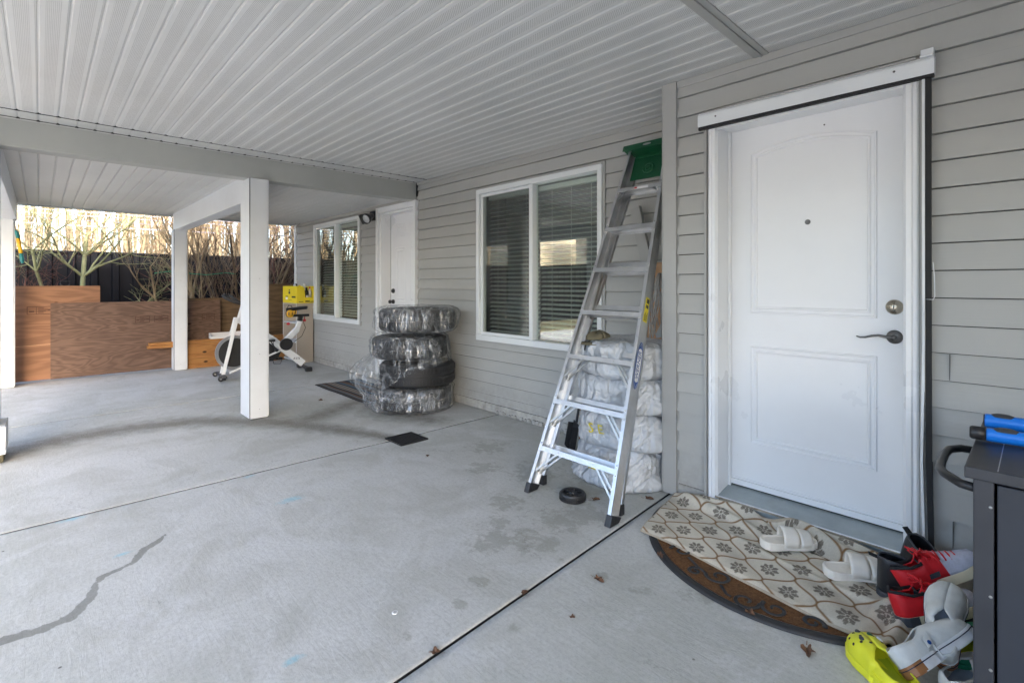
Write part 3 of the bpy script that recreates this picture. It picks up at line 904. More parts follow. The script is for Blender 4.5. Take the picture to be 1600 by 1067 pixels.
def soffit(x0, x1, y0, y1, z, m, name='soffit', q=1.0):
    g = .1055
    prof = []
    k = math.floor((y0 + .008) / g) + 1
    prof.append((y0, z))
    while -.008 + k * g < y1 - .01:
        yc = -.008 + k * g
        prof += [(yc - .0085, z), (yc - .0065, z + q * .0012), (yc - .003, z + q * .0015), (yc - .002, z + q * .005), (yc + .002, z + q * .005), (yc + .003, z + q * .0015), (yc + .0065, z + q * .0012), (yc + .0085, z)]
        k += 1
    prof.append((y1, z))
    b = MB()
    n = len(prof)
    xs = [x0 + (x1 - x0) * i / 8 for i in range(9)]
    sag = lambda x, y: .0015 * math.sin(x * 2.1 + y * 1.3)
    b.grid([[(x, y, zz + sag(x, y)) for y, zz in prof] for x in xs])
    b.f = [f[::-1] for f in b.f]
    return b.build(name, m, cover, smooth=False)


soffit(-4.795, -1.02, CY0, 3.215, CH, M['vent'])
soffit(-.955, 8, CY0, 3.0, CH, M['vent'])  # ceiling carried on out of view to the right, to block the low sun
soffit(-5.02, -4.805, CY0, 3.215, CH - .002, M['soffit'])
soffit(-8.9, -5.17, CY0, 3.215, CF, M['soffit'], q=2.2)
b = MB(); b.box(-9.0, 8.02, CY0 - .04, 3.22, CH + .03, CH + .1); b.box(-9.0, -5.1, CY0, 3.22, CF + .03, CF + .06)
b.build('deck', M['seam'], cover)
b = MB()
b.box(-4.804, -4.7965, CY0, 3.2, CH - .006, CH + .012)
b.box(-5.018, -5.008, CY0, 3.2, CH - .012, CH + .012)
b.build('joint_channel', M['soffit'], cover)
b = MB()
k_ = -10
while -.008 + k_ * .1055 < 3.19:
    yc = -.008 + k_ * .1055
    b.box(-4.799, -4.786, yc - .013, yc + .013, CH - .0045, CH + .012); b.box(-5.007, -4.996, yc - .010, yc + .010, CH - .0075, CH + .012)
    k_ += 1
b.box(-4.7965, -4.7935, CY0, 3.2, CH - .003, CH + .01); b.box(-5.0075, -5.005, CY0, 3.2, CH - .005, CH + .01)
b.build('gap_shade', M['seam'], cover)  # solid dark boxes and strips stand in for shade inside the joint openings
b = MB()
b.box(-1.03, -1.0, CY0, 2.716, CH - .007, CH + .01); b.box(-.997, -.985, CY0, 2.716, CH - .012, CH + .01); b.box(-.983, -.955, CY0, 2.716, CH - .006, CH + .004)
b.build('joint_channel', M['cornerb'], cover, bevel=.0015)
b = MB(); b.box(-8.92, -8.9, CY0, 3.19, CF - .02, CF + .1); b.box(-8.95, -8.92, CY0 - .04, 3.22, CF + .02, CH + .2)
b.box(-8.9, 8.02, CY0 - .03, CY0, CF - .02, CH + .16)
b.build('fascia', M['beam'], cover)
b = MB(); b.box(-5.17, -5.02, CY0, 3.205, 2.225, CH + .01); b.build('beam', M['beam'], cover, bevel=.004)
b = MB(); b.box(-8.68, -5.172, 1.412, 1.56, 2.03, CF + .01); b.build('beam', M['post'], cover, bevel=.004)
b = MB(); b.box(-8.68, -5.172, -.36, -.205, 2.03, CF + .01); b.build('beam', M['post'], cover, bevel=.004)


def post(x0, x1, y0, y1, zt, groove=True):
    b = MB(); b.box(x0 + .004, x1 - .004, y0 + .004, y1 - .004, 0.004, zt)
    # wrap boards with open corner seams
    b.box(x0, x1 - .006, y0 - .008, y0 + .003, .012, zt)
    b.box(x1 - .003, x1 + .008, y0 + .001, y1 - .006, .012, zt)
    b.box(x0, x1, y1 - .003, y1 + .006, .012, zt)
    b.box(x0 - .008, x0 + .003, y0, y1, .012, zt)
    p = b.build('post', M['post'], cover, bevel=.002)
    b = MB(); b.box(x1 - .0035, x1 + .0005, y0 - .006, y0 + .0, .012, zt)
    b.build('corner_seam', M['seam'], p)
    b = MB()
    for z in (.09, .6, 1.3):
        b.lathe([(0, .003), (.003, .003), (.003, 0)], (x1 + .008, (y0 + y1) / 2, z), 8, (0, 1, 0), (0, 0, 1), (1, 0, 0))
    b.build('screw', M['nickel'], p)
    return p


post(-5.26, -4.985, 1.405, 1.561, 2.224)
post(-8.71, -8.545, 1.405, 1.56, 2.035)
post(-8.66, -8.50, -.37, -.225, 2.035)
pn = post(-5.26, -4.985, -.375, -.215, 2.224)
b = MB(); b.box(-5.30, -4.955, -.41, -.17, .06, .26); b.build('post_plinth', M['post'], pn, bevel=.01)
b = MB(); b.box(-5.28, -4.97, -.39, -.18, .0, .06); b.build('post_foot', M['olive'], pn, bevel=.02)

# ------------------------------------------------------------------ things
exec_order = []


def spot():
    t = thing('security_light', 'black twin-head security floodlight on the wall above the far window', 'wall light', (-5.98, 3.2, 2.12))
    c = Vector((-5.98, 3.2, 2.12))
    b = MB(); b.box(-6.08, -5.94, 3.16, 3.205, 2.08, 2.2); b.build('back_box', M['black'], t, bevel=.01)
    for (q, dr, ln) in (((-6.02, 3.12, 2.13), (-.45, -.75, -.42), 0), ((-5.93, 3.10, 2.12), (.35, -.8, -.42), 1)):
        dr = Vector(dr).normalized(); ax = dr.cross(Vector((0, 0, 1))).normalized(); ay = ax.cross(dr)
        q = Vector(q)
        b = MB(); b.lathe([(0, -.07), (.03, -.07), (.036, -.04), (.06, .04), (.066, .05), (.066, .085), (.058, .085), (.055, .06)], q + dr * .03, 24, ax, ay, dr)
        h = b.build('lamp_head', M['black'], t, smooth=True)
        b = MB(); b.lathe([(0, .075), (.03, .073), (.055, .064)], q + dr * .03, 24, ax, ay, dr); b.build('lens', M['lens'], h, smooth=True)
        b = MB(); b.tube([q, Vector((-5.98, 3.17, 2.15))], .012, 8); b.build('arm', M['black'], t)


spot()


def header():
    t = thing('screen_door_rail', 'white header rail with black seal fixed above the near white door', 'door rail', (-.8, 2.7, 0))
    b = MB(); b.extr([(0, 0), (.035, 0), (.035, .075), (.012, .075), (0, .06)], (-1.311, 2.664, 2.121), (-.297, 2.664, 2.116), (0, 1, 0), (0, 0, 1)); b.build('rail', M['trim'], t, bevel=.002)
    b = MB(); b.box(-1.309, -.299, 2.668, 2.69, 2.104, 2.12); b.build('seal', M['blackm'], t)
    b = MB(); b.box(-.345, -.302, 2.69, 2.72, 2.19, 2.232); b.box(-.345, -.302, 2.665, 2.69, 2.192, 2.2); b.build('bracket', M['trim'], t, bevel=.003)
    b = MB(); b.tube([(-1.3, 2.69, 2.2), (-1.0, 2.688, 2.203), (-.6, 2.69, 2.2), (-.36, 2.69, 2.203)], .006, 8); b.build('rod', M['cornerb'], t)
    b = MB()
    for x in (-1.21, -.43): b.lathe([(0, -.003), (.004, -.003), (.005, 0)], (x, 2.664, 2.16), 10, (1, 0, 0), (0, 0, 1), (0, 1, 0))
    b.build('screw', M['nickel'], t)
    b = MB()
    pts = [(-.318, 2.683, 2.104), (-.318, 2.683, 1.5), (-.317, 2.683, 1.0), (-.316, 2.683, .5), (-.305, 2.682, .02)]
    for p, q in zip(pts[:-1], pts[1:]): b.bar(p, q, .02, .008, (0, 1, 0))
    b.build('black_strip', M['blackm'], t)
    b = MB()
    for dx, pp in ((-.016, pts), ):
        for p, q in zip(pp[:-1], pp[1:]): b.bar((p[0] + dx - (.008 if p[2] < .6 else 0), p[1], p[2]), (q[0] + dx - (.008 if q[2] < .6 else 0), q[1], q[2]), .009, .008, (0, 1, 0))
    b.build('white_strip', M['trim'], t)
    b = MB(); b.tube([(-.303, 2.68, 1.34), (-.298, 2.679, 1.28), (-.297, 2.68, 1.2), (-.302, 2.68, 1.185), (-.33, 2.672, 1.187), (-.331, 2.68, .8)], .0018, 5); b.build('cord', M['trim'], t)


header()


# --- ladder
def ladder():
    t = thing('step_ladder', 'folded aluminium step ladder with green top leaning in front of the white bags', 'ladder', (-1.82, 2.2, 0))
    K = .4
    up = Vector((0, K, 1)).normalized(); nb = Vector((0, 1, -K)).normalized()       # nb points to the wall
    zc, ytop = 2.19, None

    def fp(z):                                      # centre of the front plane at height z
        return Vector((-1.822, 2.12 + K * z, z))
    hw = lambda z: .305 - .155 * z / 2.19
    # rails
    for s in (-1, 1):
        b = MB()
        n = 1
        z0, z1 = .035, 2.17
        p0 = fp(z0) + Vector((s * hw(z0), 0, 0)); p1 = fp(z1) + Vector((s * hw(z1), 0, 0))
        i = -s
        prof = [(0, 0), (i * .022, 0), (i * .022, .003), (i * .003, .003), (i * .003, .072), (i * .022, .072), (i * .022, .075), (0, .075)]
        if s > 0: prof = prof[::-1]
        b.extr(prof, p0, p1, (1, 0, 0), nb)
        for k in range(5):                          # ribs on the outer web
            o_ = .012 + k * .0125
            b.extr([(0, o_), (s * .0015, o_ + .002), (s * .0015, o_ + .006), (0, o_ + .008)][::(1 if s > 0 else -1)], p0, p1, (1, 0, 0), nb)
        r = b.build('rail', M['alu'], t)
        b = MB(); q = fp(0) + Vector((s * hw(0), 0, 0))
        m = frame_mtx((1, 0, 0), up, q)
        b.box(min(-s * .03, s * .008), max(-s * .03, s * .008), -.005, .085, -.002, .06, m)
        vs = []
        b.v = [(v[0], v[1], max(v[2], .001)) for v in b.v]
        b.build('foot', M['black'], t, bevel=.004)
        b = MB()
        for j in range(8):
            zz = .27 + .272 * j
            for dz in (-.035, .012):
                if zz + dz > 2.1: continue
                q = fp(zz + dz) + Vector((s * (hw(zz + dz) - .011), 0, 0))
                b.lathe([(0, .003), (.003, .0025), (.005, 0)], q, 8, (1, 0, 0), tuple(up), tuple(-nb))
        b.build('rivet', M['bright'], r)
    # steps
    for j in range(7):
        z = .265 + .272 * j
        h = hw(z) - .003
        c = fp(z)
        b = MB()
        b.extr([(-.004, -.028), (-.004, 0), (.078, 0), (.078, -.02), (.0755, -.02), (.0755, -.003), (-.001, -.003), (-.001, -.028)], c + Vector((-h, 0, 0)), c + Vector((h, 0, 0)), nb, up)
        for k in range(7):
            o_ = .006 + k * .010
            b.extr([(o_, 0), (o_, .0012), (o_ + .004, .0012), (o_ + .004, 0)], c + Vector((-h + .02, 0, 0)), c + Vector((h - .02, 0, 0)), nb, up)
        st = b.build('step', M['alu'], t)
        b = MB()
        for x in (-h * .45, h * .45): b.lathe([(0, .003), (.003, .002), (.004, 0)], c + Vector((x, 0, 0)) - nb * .004 - up * .012, 8, (1, 0, 0), tuple(up), tuple(-nb))
        b.build('rivet', M['galv'], st)
    # braces under the lowest steps and the top one
    for j in (0, 1, 2):
        z = .265 + .272 * j
        for s in (-1, 1):
            b = MB()
            for o_ in (.01, .062):
                p = fp(z) + Vector((s * hw(z) * .45, 0, 0)) + nb * o_ - up * .01
                q = fp(z - .15) + Vector((s * (hw(z - .15) - .01), 0, 0)) + nb * o_
                b.bar(p, q, .012, .006, nb)
            b.build('brace', M['galv'], t)
    for s in (-1, 1):
        b = MB(); z = .265 + .272 * 6
        p = fp(z) + Vector((s * hw(z) * .6, 0, 0)) + nb * .02 - up * .01; q = fp(z - .09) + Vector((s * (hw(z - .09) - .006), 0, 0)) + nb * .02
        b.bar(p, q, .012, .004, nb); b.build('brace', M['alu'], t)
    # rear frame, folded in behind the front
    for s in (-1, 1):
        b = MB()
        p = fp(.04) + Vector((s * .285 - .03, .0, 0)) + nb * .16; q = fp(2.0) + Vector((s * .125, 0, 0)) + nb * .085
        p.z = .04
        b.extr([(-.018, -.012), (.018, -.012), (.018, .012), (-.018, .012)], p, q, (1, 0, 0), nb)
        b.build('rear_leg', M['alu'], t, bevel=.002)
        b = MB(); b.box(p.x - .022, p.x + .022, p.y - .018, p.y + .018, .001, .06); b.build('foot', M['black'], t, bevel=.004)
    for f in (.12, .27, .42, .56, .7, .83):
        z = .04 + (2.0 - .04) * f
        hx = .285 + (.125 - .285) * f
        c = fp(z) + nb * (.16 + (.085 - .16) * f) + Vector((-.03 * (1 - f), 0, 0))
        b = MB(); b.extr([(-.01, -.016), (.01, -.016), (.01, .016), (-.01, .016)], c + Vector((-hx, 0, 0)), c + Vector((hx, 0, 0)), nb, up)
        b.build('rear_bar', M['alu'], t, bevel=.002)
    # spreader
    for s in (-1, 1):
        b = MB()
        z0, z1 = 1.38, 1.05
        b.bar(fp(z0) + Vector((s * (hw(z0) - .03), 0, 0)) + nb * .07, fp(z1) + Vector((s * (hw(z1) - .03), 0, 0)) + nb * .085, .02, .005, (1, 0, 0))
        b.build('spreader', M['galv'], t)
    # green cap
    c = fp(2.17)
    w_ = hw(2.17) + .028
    b = MB(); m = frame_mtx((1, 0, 0), up, c)
    b.box(-w_, w_, -.03, .12, 0, .03, m); b.box(-w_, w_, -.034, -.03, -.014, .03, m)
    b.box(-w_ + .01, w_ - .01, .11, .12, -.06, 0, m)
    cap = b.build('top_cap', M['green'], t, bevel=.006)
    b = MB(); b.box(-w_ + .05, w_ - .05, .058, .066, -.2, .0, m); b.box(-w_ + .06, w_ - .06, .05, .058, -.03, -.015, m)
    b.lathe([(.03, 0), (.034, -.006), (.04, -.006), (.044, 0)], m @ Vector((0, .058, -.12)), 24, (1, 0, 0), tuple(up), tuple(nb))
    b.lathe([(.012, 0), (.014, -.005), (.018, -.005), (.02, 0)], m @ Vector((0, .058, -.12)), 20, (1, 0, 0), tuple(up), tuple(nb))
    b.build('apron', M['green'], t, bevel=.003)
    b = MB(); b.lathe([(0, -.001), (.022, -.001), (.022, 0)], m @ Vector((.01, -.034, .008)), 20, (1.4, 0, 0), tuple(up * .35), tuple(nb)); b.build('badge', M['galv'], cap)
    # stickers on the outer web of the right rail
    def web(z, off, o_=.0025):
        return fp(z) + Vector((hw(z) + o_, 0, 0)) + nb * off
    rd = (fp(2) + Vector((hw(2), 0, 0)) - fp(0) - Vector((hw(0), 0, 0))).normalized()
    def wm(z, off): return frame_mtx(rd, (1, 0, 0), web(z, off))
    b = MB(); mm = wm(1.11, .036); b.box(-.075, .075, -.021, .021, 0, .0008, mm); yl = b.build('safety_label', M['ysticker'], t)
    b = MB()
    for k in range(6): b.box(-.068, -.01 - .01 * (k % 3), -.017 + k * .006, -.0145 + k * .006, .0008, .0014, mm)
    b.box(.01, .03, -.015, .012, .0008, .0014, mm); b.box(.04, .066, -.015, .01, .0008, .0014, mm)
    b.build('lettering', M['bink'], yl)
    mm = wm(.80, .037)
    b = MB(); b.lathe([(0, .0008), (.135, .0008), (.135, 0)], mm @ Vector((0, 0, 0)), 28, tuple(mm.col[0][:3]), tuple(mm.col[1][:3]), tuple(mm.col[2][:3]), 1, .2)
    lg = b.build('logo_label', M['wsticker'], t)
    b = MB()
    ring = [mm @ Vector((.137 * math.cos(a) * .98, .027 * math.sin(a), .0012)) for a in [2 * PI * i / 40 for i in range(40)]]
    b.tube(ring, .0022, 5, closed=True)
    for s in (-1, 1): b.add([mm @ Vector((s * x, y, .0014)) for x, y in ((.133, 0), (.09, -.018), (.098, 0), (.09, .018))], [(0, 1, 2, 3) if s > 0 else (3, 2, 1, 0)])
    b.build('logo_ring', M['blueink'], lg)
    text('WERNER', .040, mm @ Matrix.Translation((0, 0, .0016)), M['blueink'], lg, shear=.2)
    b = MB(); mm = wm(1.6, .036); b.box(-.06, .06, -.02, .02, 0, .0008, mm); b.build('label', M['galv'], t)
    # red mark on the top step
    z = .265 + .272 * 6; c = fp(z)
    b = MB(); m = frame_mtx((1, 0, 0), up, c); b.box(-.03, .075, -.0052, -.004, -.022, -.006, m); ll = b.build('label', M['wsticker'], t)
    b = MB(); b.box(-.028, -.008, -.0058, -.0052, -.02, -.008, m); b.build('label_mark', M['redp'], ll)


ladder()


# --- bagged tyres
def nz(p, s=1.0): return noise.noise(Vector(p) * s)


def ridged(p):
    v = 0; a = 1; f = 1
    for _ in range(4):
        v += a * (1 - abs(noise.noise(Vector(p) * f)) * 2.2); a *= .5; f *= 2.1
    return v / 1.9


def bag_surface(cx, cy, z0, z1, Rr, seed, puff=.02, fold=.02, skirt=0, nu=200, nv=64, left=0):
    def S(th, q):
        h = (z1 - z0)
        # q 0..1 : bottom centre -> side -> top centre
        if q < .2: t = q / .2; r, z, ny = Rr * t, 0, 0
        elif q > .8: t = (1 - q) / .2; r, z, ny = Rr * t, h, 1
        else: t = (q - .2) / .6; r = Rr; z = h * t
        k = abs(2 * z / h - 1) if .2 <= q <= .8 else 1
        if .2 <= q <= .8: r = Rr * (1 - .17 * k ** 5)
        else: r = r * .83
        x, y = math.cos(th), math.sin(th)
        w_ = min(1, max(0, (r / Rr - .35) / .5))
        pz = z0 + z
        p3 = (x * 2.6 + seed, y * 2.6 - seed, pz * 5 + seed * 2)
        big = noise.noise(Vector(p3) * .7)
        pleat = ridged((x * 4.5 + seed * 3, y * 4.5, pz * 3.2 + 2 * big))
        dr = puff * big + fold * (pleat - .5)
        if skirt and z < h * .45 and q < .8:
            dr += skirt * (1 - z / (h * .45)) * (.6 + .4 * noise.noise(Vector((x * 2 + seed, y * 2, 0))))
        dz = .012 * noise.noise(Vector((x * r * 9 + seed, y * r * 9, 4))) * (1 if q > .75 else .3)
        if z < .02 and z0 < .01: dz = abs(dz) * .2
        rr = r + dr * w_
        zz = z0 + z + dz
        if q < .12 and z0 < .01: zz = z0 + .002
        return (cx + x * rr, cy + y * rr, max(.002, zz))
    return S


def bag_mesh(S, nu, nv, q0=0, q1=1):
    b = MB(); vs = []
    for j in range(nv + 1):
        q = q0 + (q1 - q0) * j / nv
        for i in range(nu):
            vs.append(S(2 * PI * i / nu, q))
    fs = [(j * nu + i, j * nu + (i + 1) % nu, (j + 1) * nu + (i + 1) % nu, (j + 1) * nu + i) for j in range(nv) for i in range(nu)]
    b.add(vs, fs)
    return b


tc = (-1.90, 2.862)
zs = [(0, .225), (.222, .445), (.44, .665), (.66, .885)]
lab = ['white bagged tyre at the floor behind the ladder, its plastic spread on the concrete',
       'white bagged tyre second from the floor behind the ladder',
       'white bagged tyre third from the floor behind the ladder',
       'white bagged tyre on top of the stack behind the ladder, with two black stripes']
for i, (z0, z1) in enumerate(zs):
    t = thing('bagged_tyre', lab[i], 'bagged tyre', (tc[0], tc[1], z0), 'white bagged tyres stacked behind the ladder')
    off = [(-.01, -.01), (.0, .0), (.01, .005), (0, .0)][i]
    S = bag_surface(tc[0] + off[0], tc[1] + off[1], z0, z1, .33, 3.3 + i * 5.1, puff=.05, fold=.022, skirt=[.11, .045, .03, .03][i])
    bg_ = bag_mesh(S, 240, 80).build('bag', M['bag'], t, smooth=True)
    if i in (0, 1):
        def warp(co, S=S, i=i):
            a = R(-96 + (0, 4)[i]) + co.x / .33
            q = .52 + co.y / .37
            p = Vector(S(a, q)); n_ = Vector((math.cos(a), math.sin(a), 0))
            return p + n_ * .012
        text(['RE', 'S E'][i], .085, Matrix(), M['ysticker'], bg_, name='lettering', extrude=0, warp=warp)
    if i == 3:
        b = MB()
        for a0 in (-117, -110):
            rows = []
            for k in range(12):
                q = .62 + .02 * k
                rows.append([Vector(S(R(a0 + d), q)) + Vector((0, -.004, .004)) for d in (0, 1.2, 2.4)])
            b.grid(rows)
        b.build('stripe', M['bink'], bg_)

# black tyres in clear film
def tyre_prof(R_, w_, ri=.22):
    h = w_ / 2
    return [(ri, -h * .75), (ri + .02, -h * .95), (R_ * .82, -h), (R_ * .95, -h * .9), (R_ * .985, -h * .78), (R_, -h * .6), (R_, -h * .42), (R_ - .008, -h * .41), (R_ - .008, -h * .35), (R_, -h * .34), (R_, -h * .04), (R_ - .008, -h * .03),
            (R_ - .008, h * .03), (R_, h * .04), (R_, h * .34), (R_ - .008, h * .35), (R_ - .008, h * .41), (R_, h * .42), (R_, h * .6), (R_ * .985, h * .78), (R_ * .95, h * .9), (R_ * .82, h), (ri + .02, h * .95), (ri, h * .75)]


bc = (-4.36, 2.775)
bz = [(0.005, .245), (.25, .49), (.5, .74), (.775, 1.02)]
lab = ['black tyre wrapped in crumpled clear plastic at the bottom of the far stack',
       'bare black tyre second from the floor in the far stack',
       'third black tyre from the floor in the far stack, its clear bag hanging down',
       'black tyre in clear plastic topping the far stack']
for i, (z0, z1) in enumerate(bz):
    t = thing('wrapped_tyre', lab[i], 'wrapped tyre', (bc[0], bc[1], z0), 'tyres in clear plastic stacked beside the far door')
    off = [(-.02, -.01), (.04, -.0), (-.05, -.03), (.045, -.01)][i]
    cx, cy = bc[0] + off[0], bc[1] + off[1]
    zm = (z0 + z1) / 2
    b = MB(); b.lathe(tyre_prof(.372, z1 - z0 - .02), (cx, cy, zm), 72, closed=True)
    # tread lugs
    for k in range(72):
        a = 2 * PI * k / 72
        for zz in (-.075, .03):
            m = Matrix.Translation((cx, cy, zm + zz)) @ Matrix.Rotation(a + zz, 4, 'Z')
            b.box(.367, .3755, -.009, .009, 0, .045, m)
    b.build('tyre', M['rubber'], t)
    if i == 1: continue
    S = bag_surface(cx, cy, z0 - .003, z1 + .012, .402, 40 + i * 7.3, puff=.07, fold=.035, skirt=[.03, 0, 0, .0][i])
    if i == 2:
        # hanging bag: skirt falls over the tyre below, bulging to the left
        S0 = S

        def S2(th, q, S0=S0, cx=cx, cy=cy):
            if q > .3: return S0(th, q)
            t_ = 1 - q / .3
            x, y = math.cos(th), math.sin(th)
            p = Vector(S0(th, .3))
            dn = .06 + .36 * max(0, .5 - .5 * math.cos(th - R(28)) ) ** 1.15
            fr = max(0, -y) ** 2
            dn += .1 * fr * (1 - abs(x))
            bul = .24 * max(0, -x * .8 - y * .5) ** 2 * math.sin(min(1, t_ * 1.1) * PI * .85)
            pl = ridged((x * 6 + 9, y * 6, t_ * 1.2))
            rr = 1 + bul / .4 + .07 * (pl - .5) * t_ + .03 * t_
            return (cx + (p.x - cx) * rr, cy + (p.y - cy) * min(rr, 1.12 if y > 0 else 9), p.z - dn * t_)
        bag_mesh(S2, 260, 110, .0, 1).build('plastic_bag', M['film'], t, smooth=True)
    else:
        bag_mesh(S, 240, 80).build('plastic_bag', M['film'], t, smooth=True)
        if i == 0:
            S3 = bag_surface(cx - .03, cy - .02, z0, z1 + .02, .42, 77, puff=.07, fold=.05, skirt=.07)
            bag_mesh(S3, 200, 30, .2, .62).build('plastic_bag', M['film'], t, smooth=True)


# items round the white stack
def leaning():
    # corner trim offcut
    b = MB()
    p0, p1 = Vector((-2.02, 3.13, 1.80)), Vector((-1.72, 2.99, .9))
    d = (p1 - p0).normalized(); ax = Vector((-d.z, 0, d.x)).normalized() * -1
    b.extr([(-.04, 0), (.04, 0), (.04, .03), (.037, .03), (.037, .003), (-.037, .003), (-.037, .03), (-.04, .03)], p0, p1, ax, (0, 1, 0))
    tag(b.build('trim_offcut', M['cornerb']), 'pale grey vinyl trim offcut leaning on the wall behind the ladder', 'trim offcut')
    b = MB(); m = frame_mtx((1, 0, 0), (.1, .12, 1), (-1.72, 2.99, .88)); b.box(-.14, .15, 0, .012, 0, .52, m)
    tag(b.build('tan_board', M['tan'], bevel=.002), 'tan board standing on the white bags beside the corner board', 'board')
    t = thing('string_mop', 'grey string mop head hanging behind the right rail of the ladder', 'mop', (-1.66, 2.93, .9))
    b = MB()
    for k in range(34):
        a = random.uniform(-1, 1); z1 = random.uniform(.88, 1.02)
        x = -1.665 + a * .04; y = 2.9 + random.uniform(-.03, .04)
        pts = [(x * .3 - 1.665 * .7, y, 1.32), (x + .02 * math.sin(k), y - .015, 1.24), (x + .03 * math.sin(k * 2.1) + a * .02, y - .02, 1.12), (x + a * .05, y - .01 + .02 * math.cos(k), z1)]
        b.tube(pts, .0035, 5)
    b.build('strings', M['mop'], t, smooth=True)
    b = MB(); b.tube([(-1.665, 2.925, 1.3), (-1.64, 3.04, 1.9)], .011, 8); b.build('handle', M['lumber'], t)
    b = MB(); b.tube([(-2.40, 2.98, .004), (-2.41, 3.03, .4), (-2.425, 3.11, .93)], .013, 8)
    tag(b.build('broom_handle', M['lumber'], smooth=True), 'orange-brown wooden handle standing against the wall left of the white bags', 'handle')
    t = thing('dustpan', 'black dustpan standing on the floor left of the white bags', 'dustpan', (-2.44, 2.95, 0))
    b = MB(); m = frame_mtx((.8, -.6, 0), (0, .22, 1), (-2.44, 2.93, .004))
    b.box(-.08, .08, 0, .006, 0, .2, m); b.box(-.08, -.074, -.04, 0, 0, .18, m); b.box(.074, .08, -.04, 0, 0, .18, m); b.box(-.08, .08, -.04, 0, 0, .006, m)
    b.build('pan', M['blackm'], t, bevel=.003)
    b = MB(); b.tube([m @ Vector((0, .003, .2)), m @ Vector((0, .003, .32))], .01, 8); b.build('handle', M['black'], t)
    # cap on the top bag
    b = MB()
    m = frame_mtx((1, -.3, 0), (.1, -.15, 1), (-1.99, 2.66, .885))
    rows = []
    for j in range(9):
        q = j / 8 * PI / 2
        rows.append([m @ Vector((.07 * math.cos(q) ** .6 * math.cos(a), .085 * math.cos(q) ** .6 * math.sin(a), .04 * math.sin(q) + .008 * math.sin(3 * a + 1) * math.sin(q) + .012)) for a in [2 * PI * i / 28 for i in range(29)]])
    b.grid(rows)
    b.grid([[m @ Vector(((.085 + .06 * r_) * math.cos(a), (.095 + .03 * r_) * math.sin(a), .002 - .012 * r_)) for r_ in (0, .5, 1)] for a in [R(-150 + 10 * i) for i in range(13)]])
    tag(b.build('cap', M['olive'], smooth=True, solid=.003), 'olive cloth cap lying on the topmost white bag', 'cap')
    # loose wheel
    t = thing('plastic_wheel', 'small black plastic wheel lying flat on the floor beside the ladder foot', 'wheel', (-1.862, 2.245, 0))
    b = MB(); b.lathe([(.03, .002), (.068, .002), (.073, .008), (.075, .012), (.075, .02), (.072, .0215), (.075, .023), (.075, .036), (.071, .045), (.064, .048), (.055, .047), (.054, .03)], (-1.862, 2.245, 0), 48)
    for k in range(40):
        m = Matrix.Translation((-1.862, 2.245, 0)) @ Matrix.Rotation(2 * PI * k / 40, 4, 'Z')
        b.box(.073, .077, -.0028, .0028, .007, .02, m); b.box(.073, .077, -.0028, .0028, .025, .037, m)
    b.build('tyre', M['black'], t)
    b = MB(); b.lathe([(.008, .04), (.008, .048), (.02, .048), (.022, .042), (.03, .036), (.054, .034)], (-1.862, 2.245, 0), 48)
    b.lathe([(0, .03), (.054, .03)], (-1.862, 2.245, 0), 24)
    for k in range(6):
        m = Matrix.Translation((-1.862, 2.245, 0)) @ Matrix.Rotation(2 * PI * k / 6, 4, 'Z')
        b.box(.018, .055, -.004, .004, .03, .045, m)
    b.build('hub', M['black'], t, bevel=.001)


leaning()

# drain grate
t = thing('drain_grate', 'small black square drain grate set in the patio joint', 'drain grate', (-3.52, 2.155, 0))
gx0, gx1, gy0, gy1 = -3.645, -3.395, 2.03, 2.28
b = MB(); b.box(gx0, gx1, gy0, gy1, -.02, -.003); b.build('sump', M['seam'], t)
b = MB()
for a in ((gx0, gx1, gy0, gy0 + .012), (gx0, gx1, gy1 - .012, gy1), (gx0, gx0 + .012, gy0 + .012, gy1 - .012), (gx1 - .012, gx1, gy0 + .012, gy1 - .012)):
    b.box(a[0], a[1], a[2], a[3], -.004, .006)
for k in range(1, 11):
    x = gx0 + .012 + (gx1 - gx0 - .024) * k / 11
    b.box(x - .0035, x + .0035, gy0 + .012, gy1 - .012, -.004, .005)
    y = gy0 + .012 + (gy1 - gy0 - .024) * k / 11
    b.box(gx0 + .012, gx1 - .012, y - .0035, y + .0035, -.004, .0045)
b.build('grille', M['black'], t)


def color_grid(name, P3, C3, m, solid, parent=None):
    n, k = P3.shape[:2]
    b = MB(); b.v = [tuple(p) for p in P3.reshape(-1, 3)]
    idx = np.arange(n * k).reshape(n, k)
    b.f = [tuple(q) for q in np.stack([idx[:-1, :-1], idx[:-1, 1:], idx[1:, 1:], idx[1:, :-1]], -1).reshape(-1, 4)]
    b.m = [0] * len(b.f)
    o = b.build(name, m, parent, smooth=True, solid=solid)
    ca = o.data.color_attributes.new('col', 'FLOAT_COLOR', 'POINT')
    ca.data.foreach_set('color', np.concatenate([C3.reshape(-1, 3), np.ones((n * k, 1))], 1).ravel())
    return o


# striped mat by the far door
xs = np.linspace(-6.13, -4.85, 160); ys = np.linspace(2.46, 3.03, 90)
X, Yv = np.meshgrid(xs, ys, indexing='ij')
rs = np.random.RandomState(3)
bands = []
y = 2.44
pal = [(.05, .05, .055), (.03, .035, .05), (.28, .26, .23), (.05, .1, .16), (.15, .09, .065), (.1, .09, .08), (.04, .04, .05), (.09, .16, .22)]
Cc = np.zeros(X.shape + (3,))
while y < 3.05:
    w_ = rs.uniform(.008, .03); c = pal[rs.randint(len(pal))]
    Cc[(Yv >= y) & (Yv < y + w_)] = c; y += w_
Zm = .008 + .003 * np.sin(X * 9) * np.sin(Yv * 13)
o = color_grid('striped_doormat', np.stack([X, Yv, Zm], -1), Cc, M['striped'], .008)
tag(o, 'dark multicoloured striped doormat in front of the far door', 'doormat')

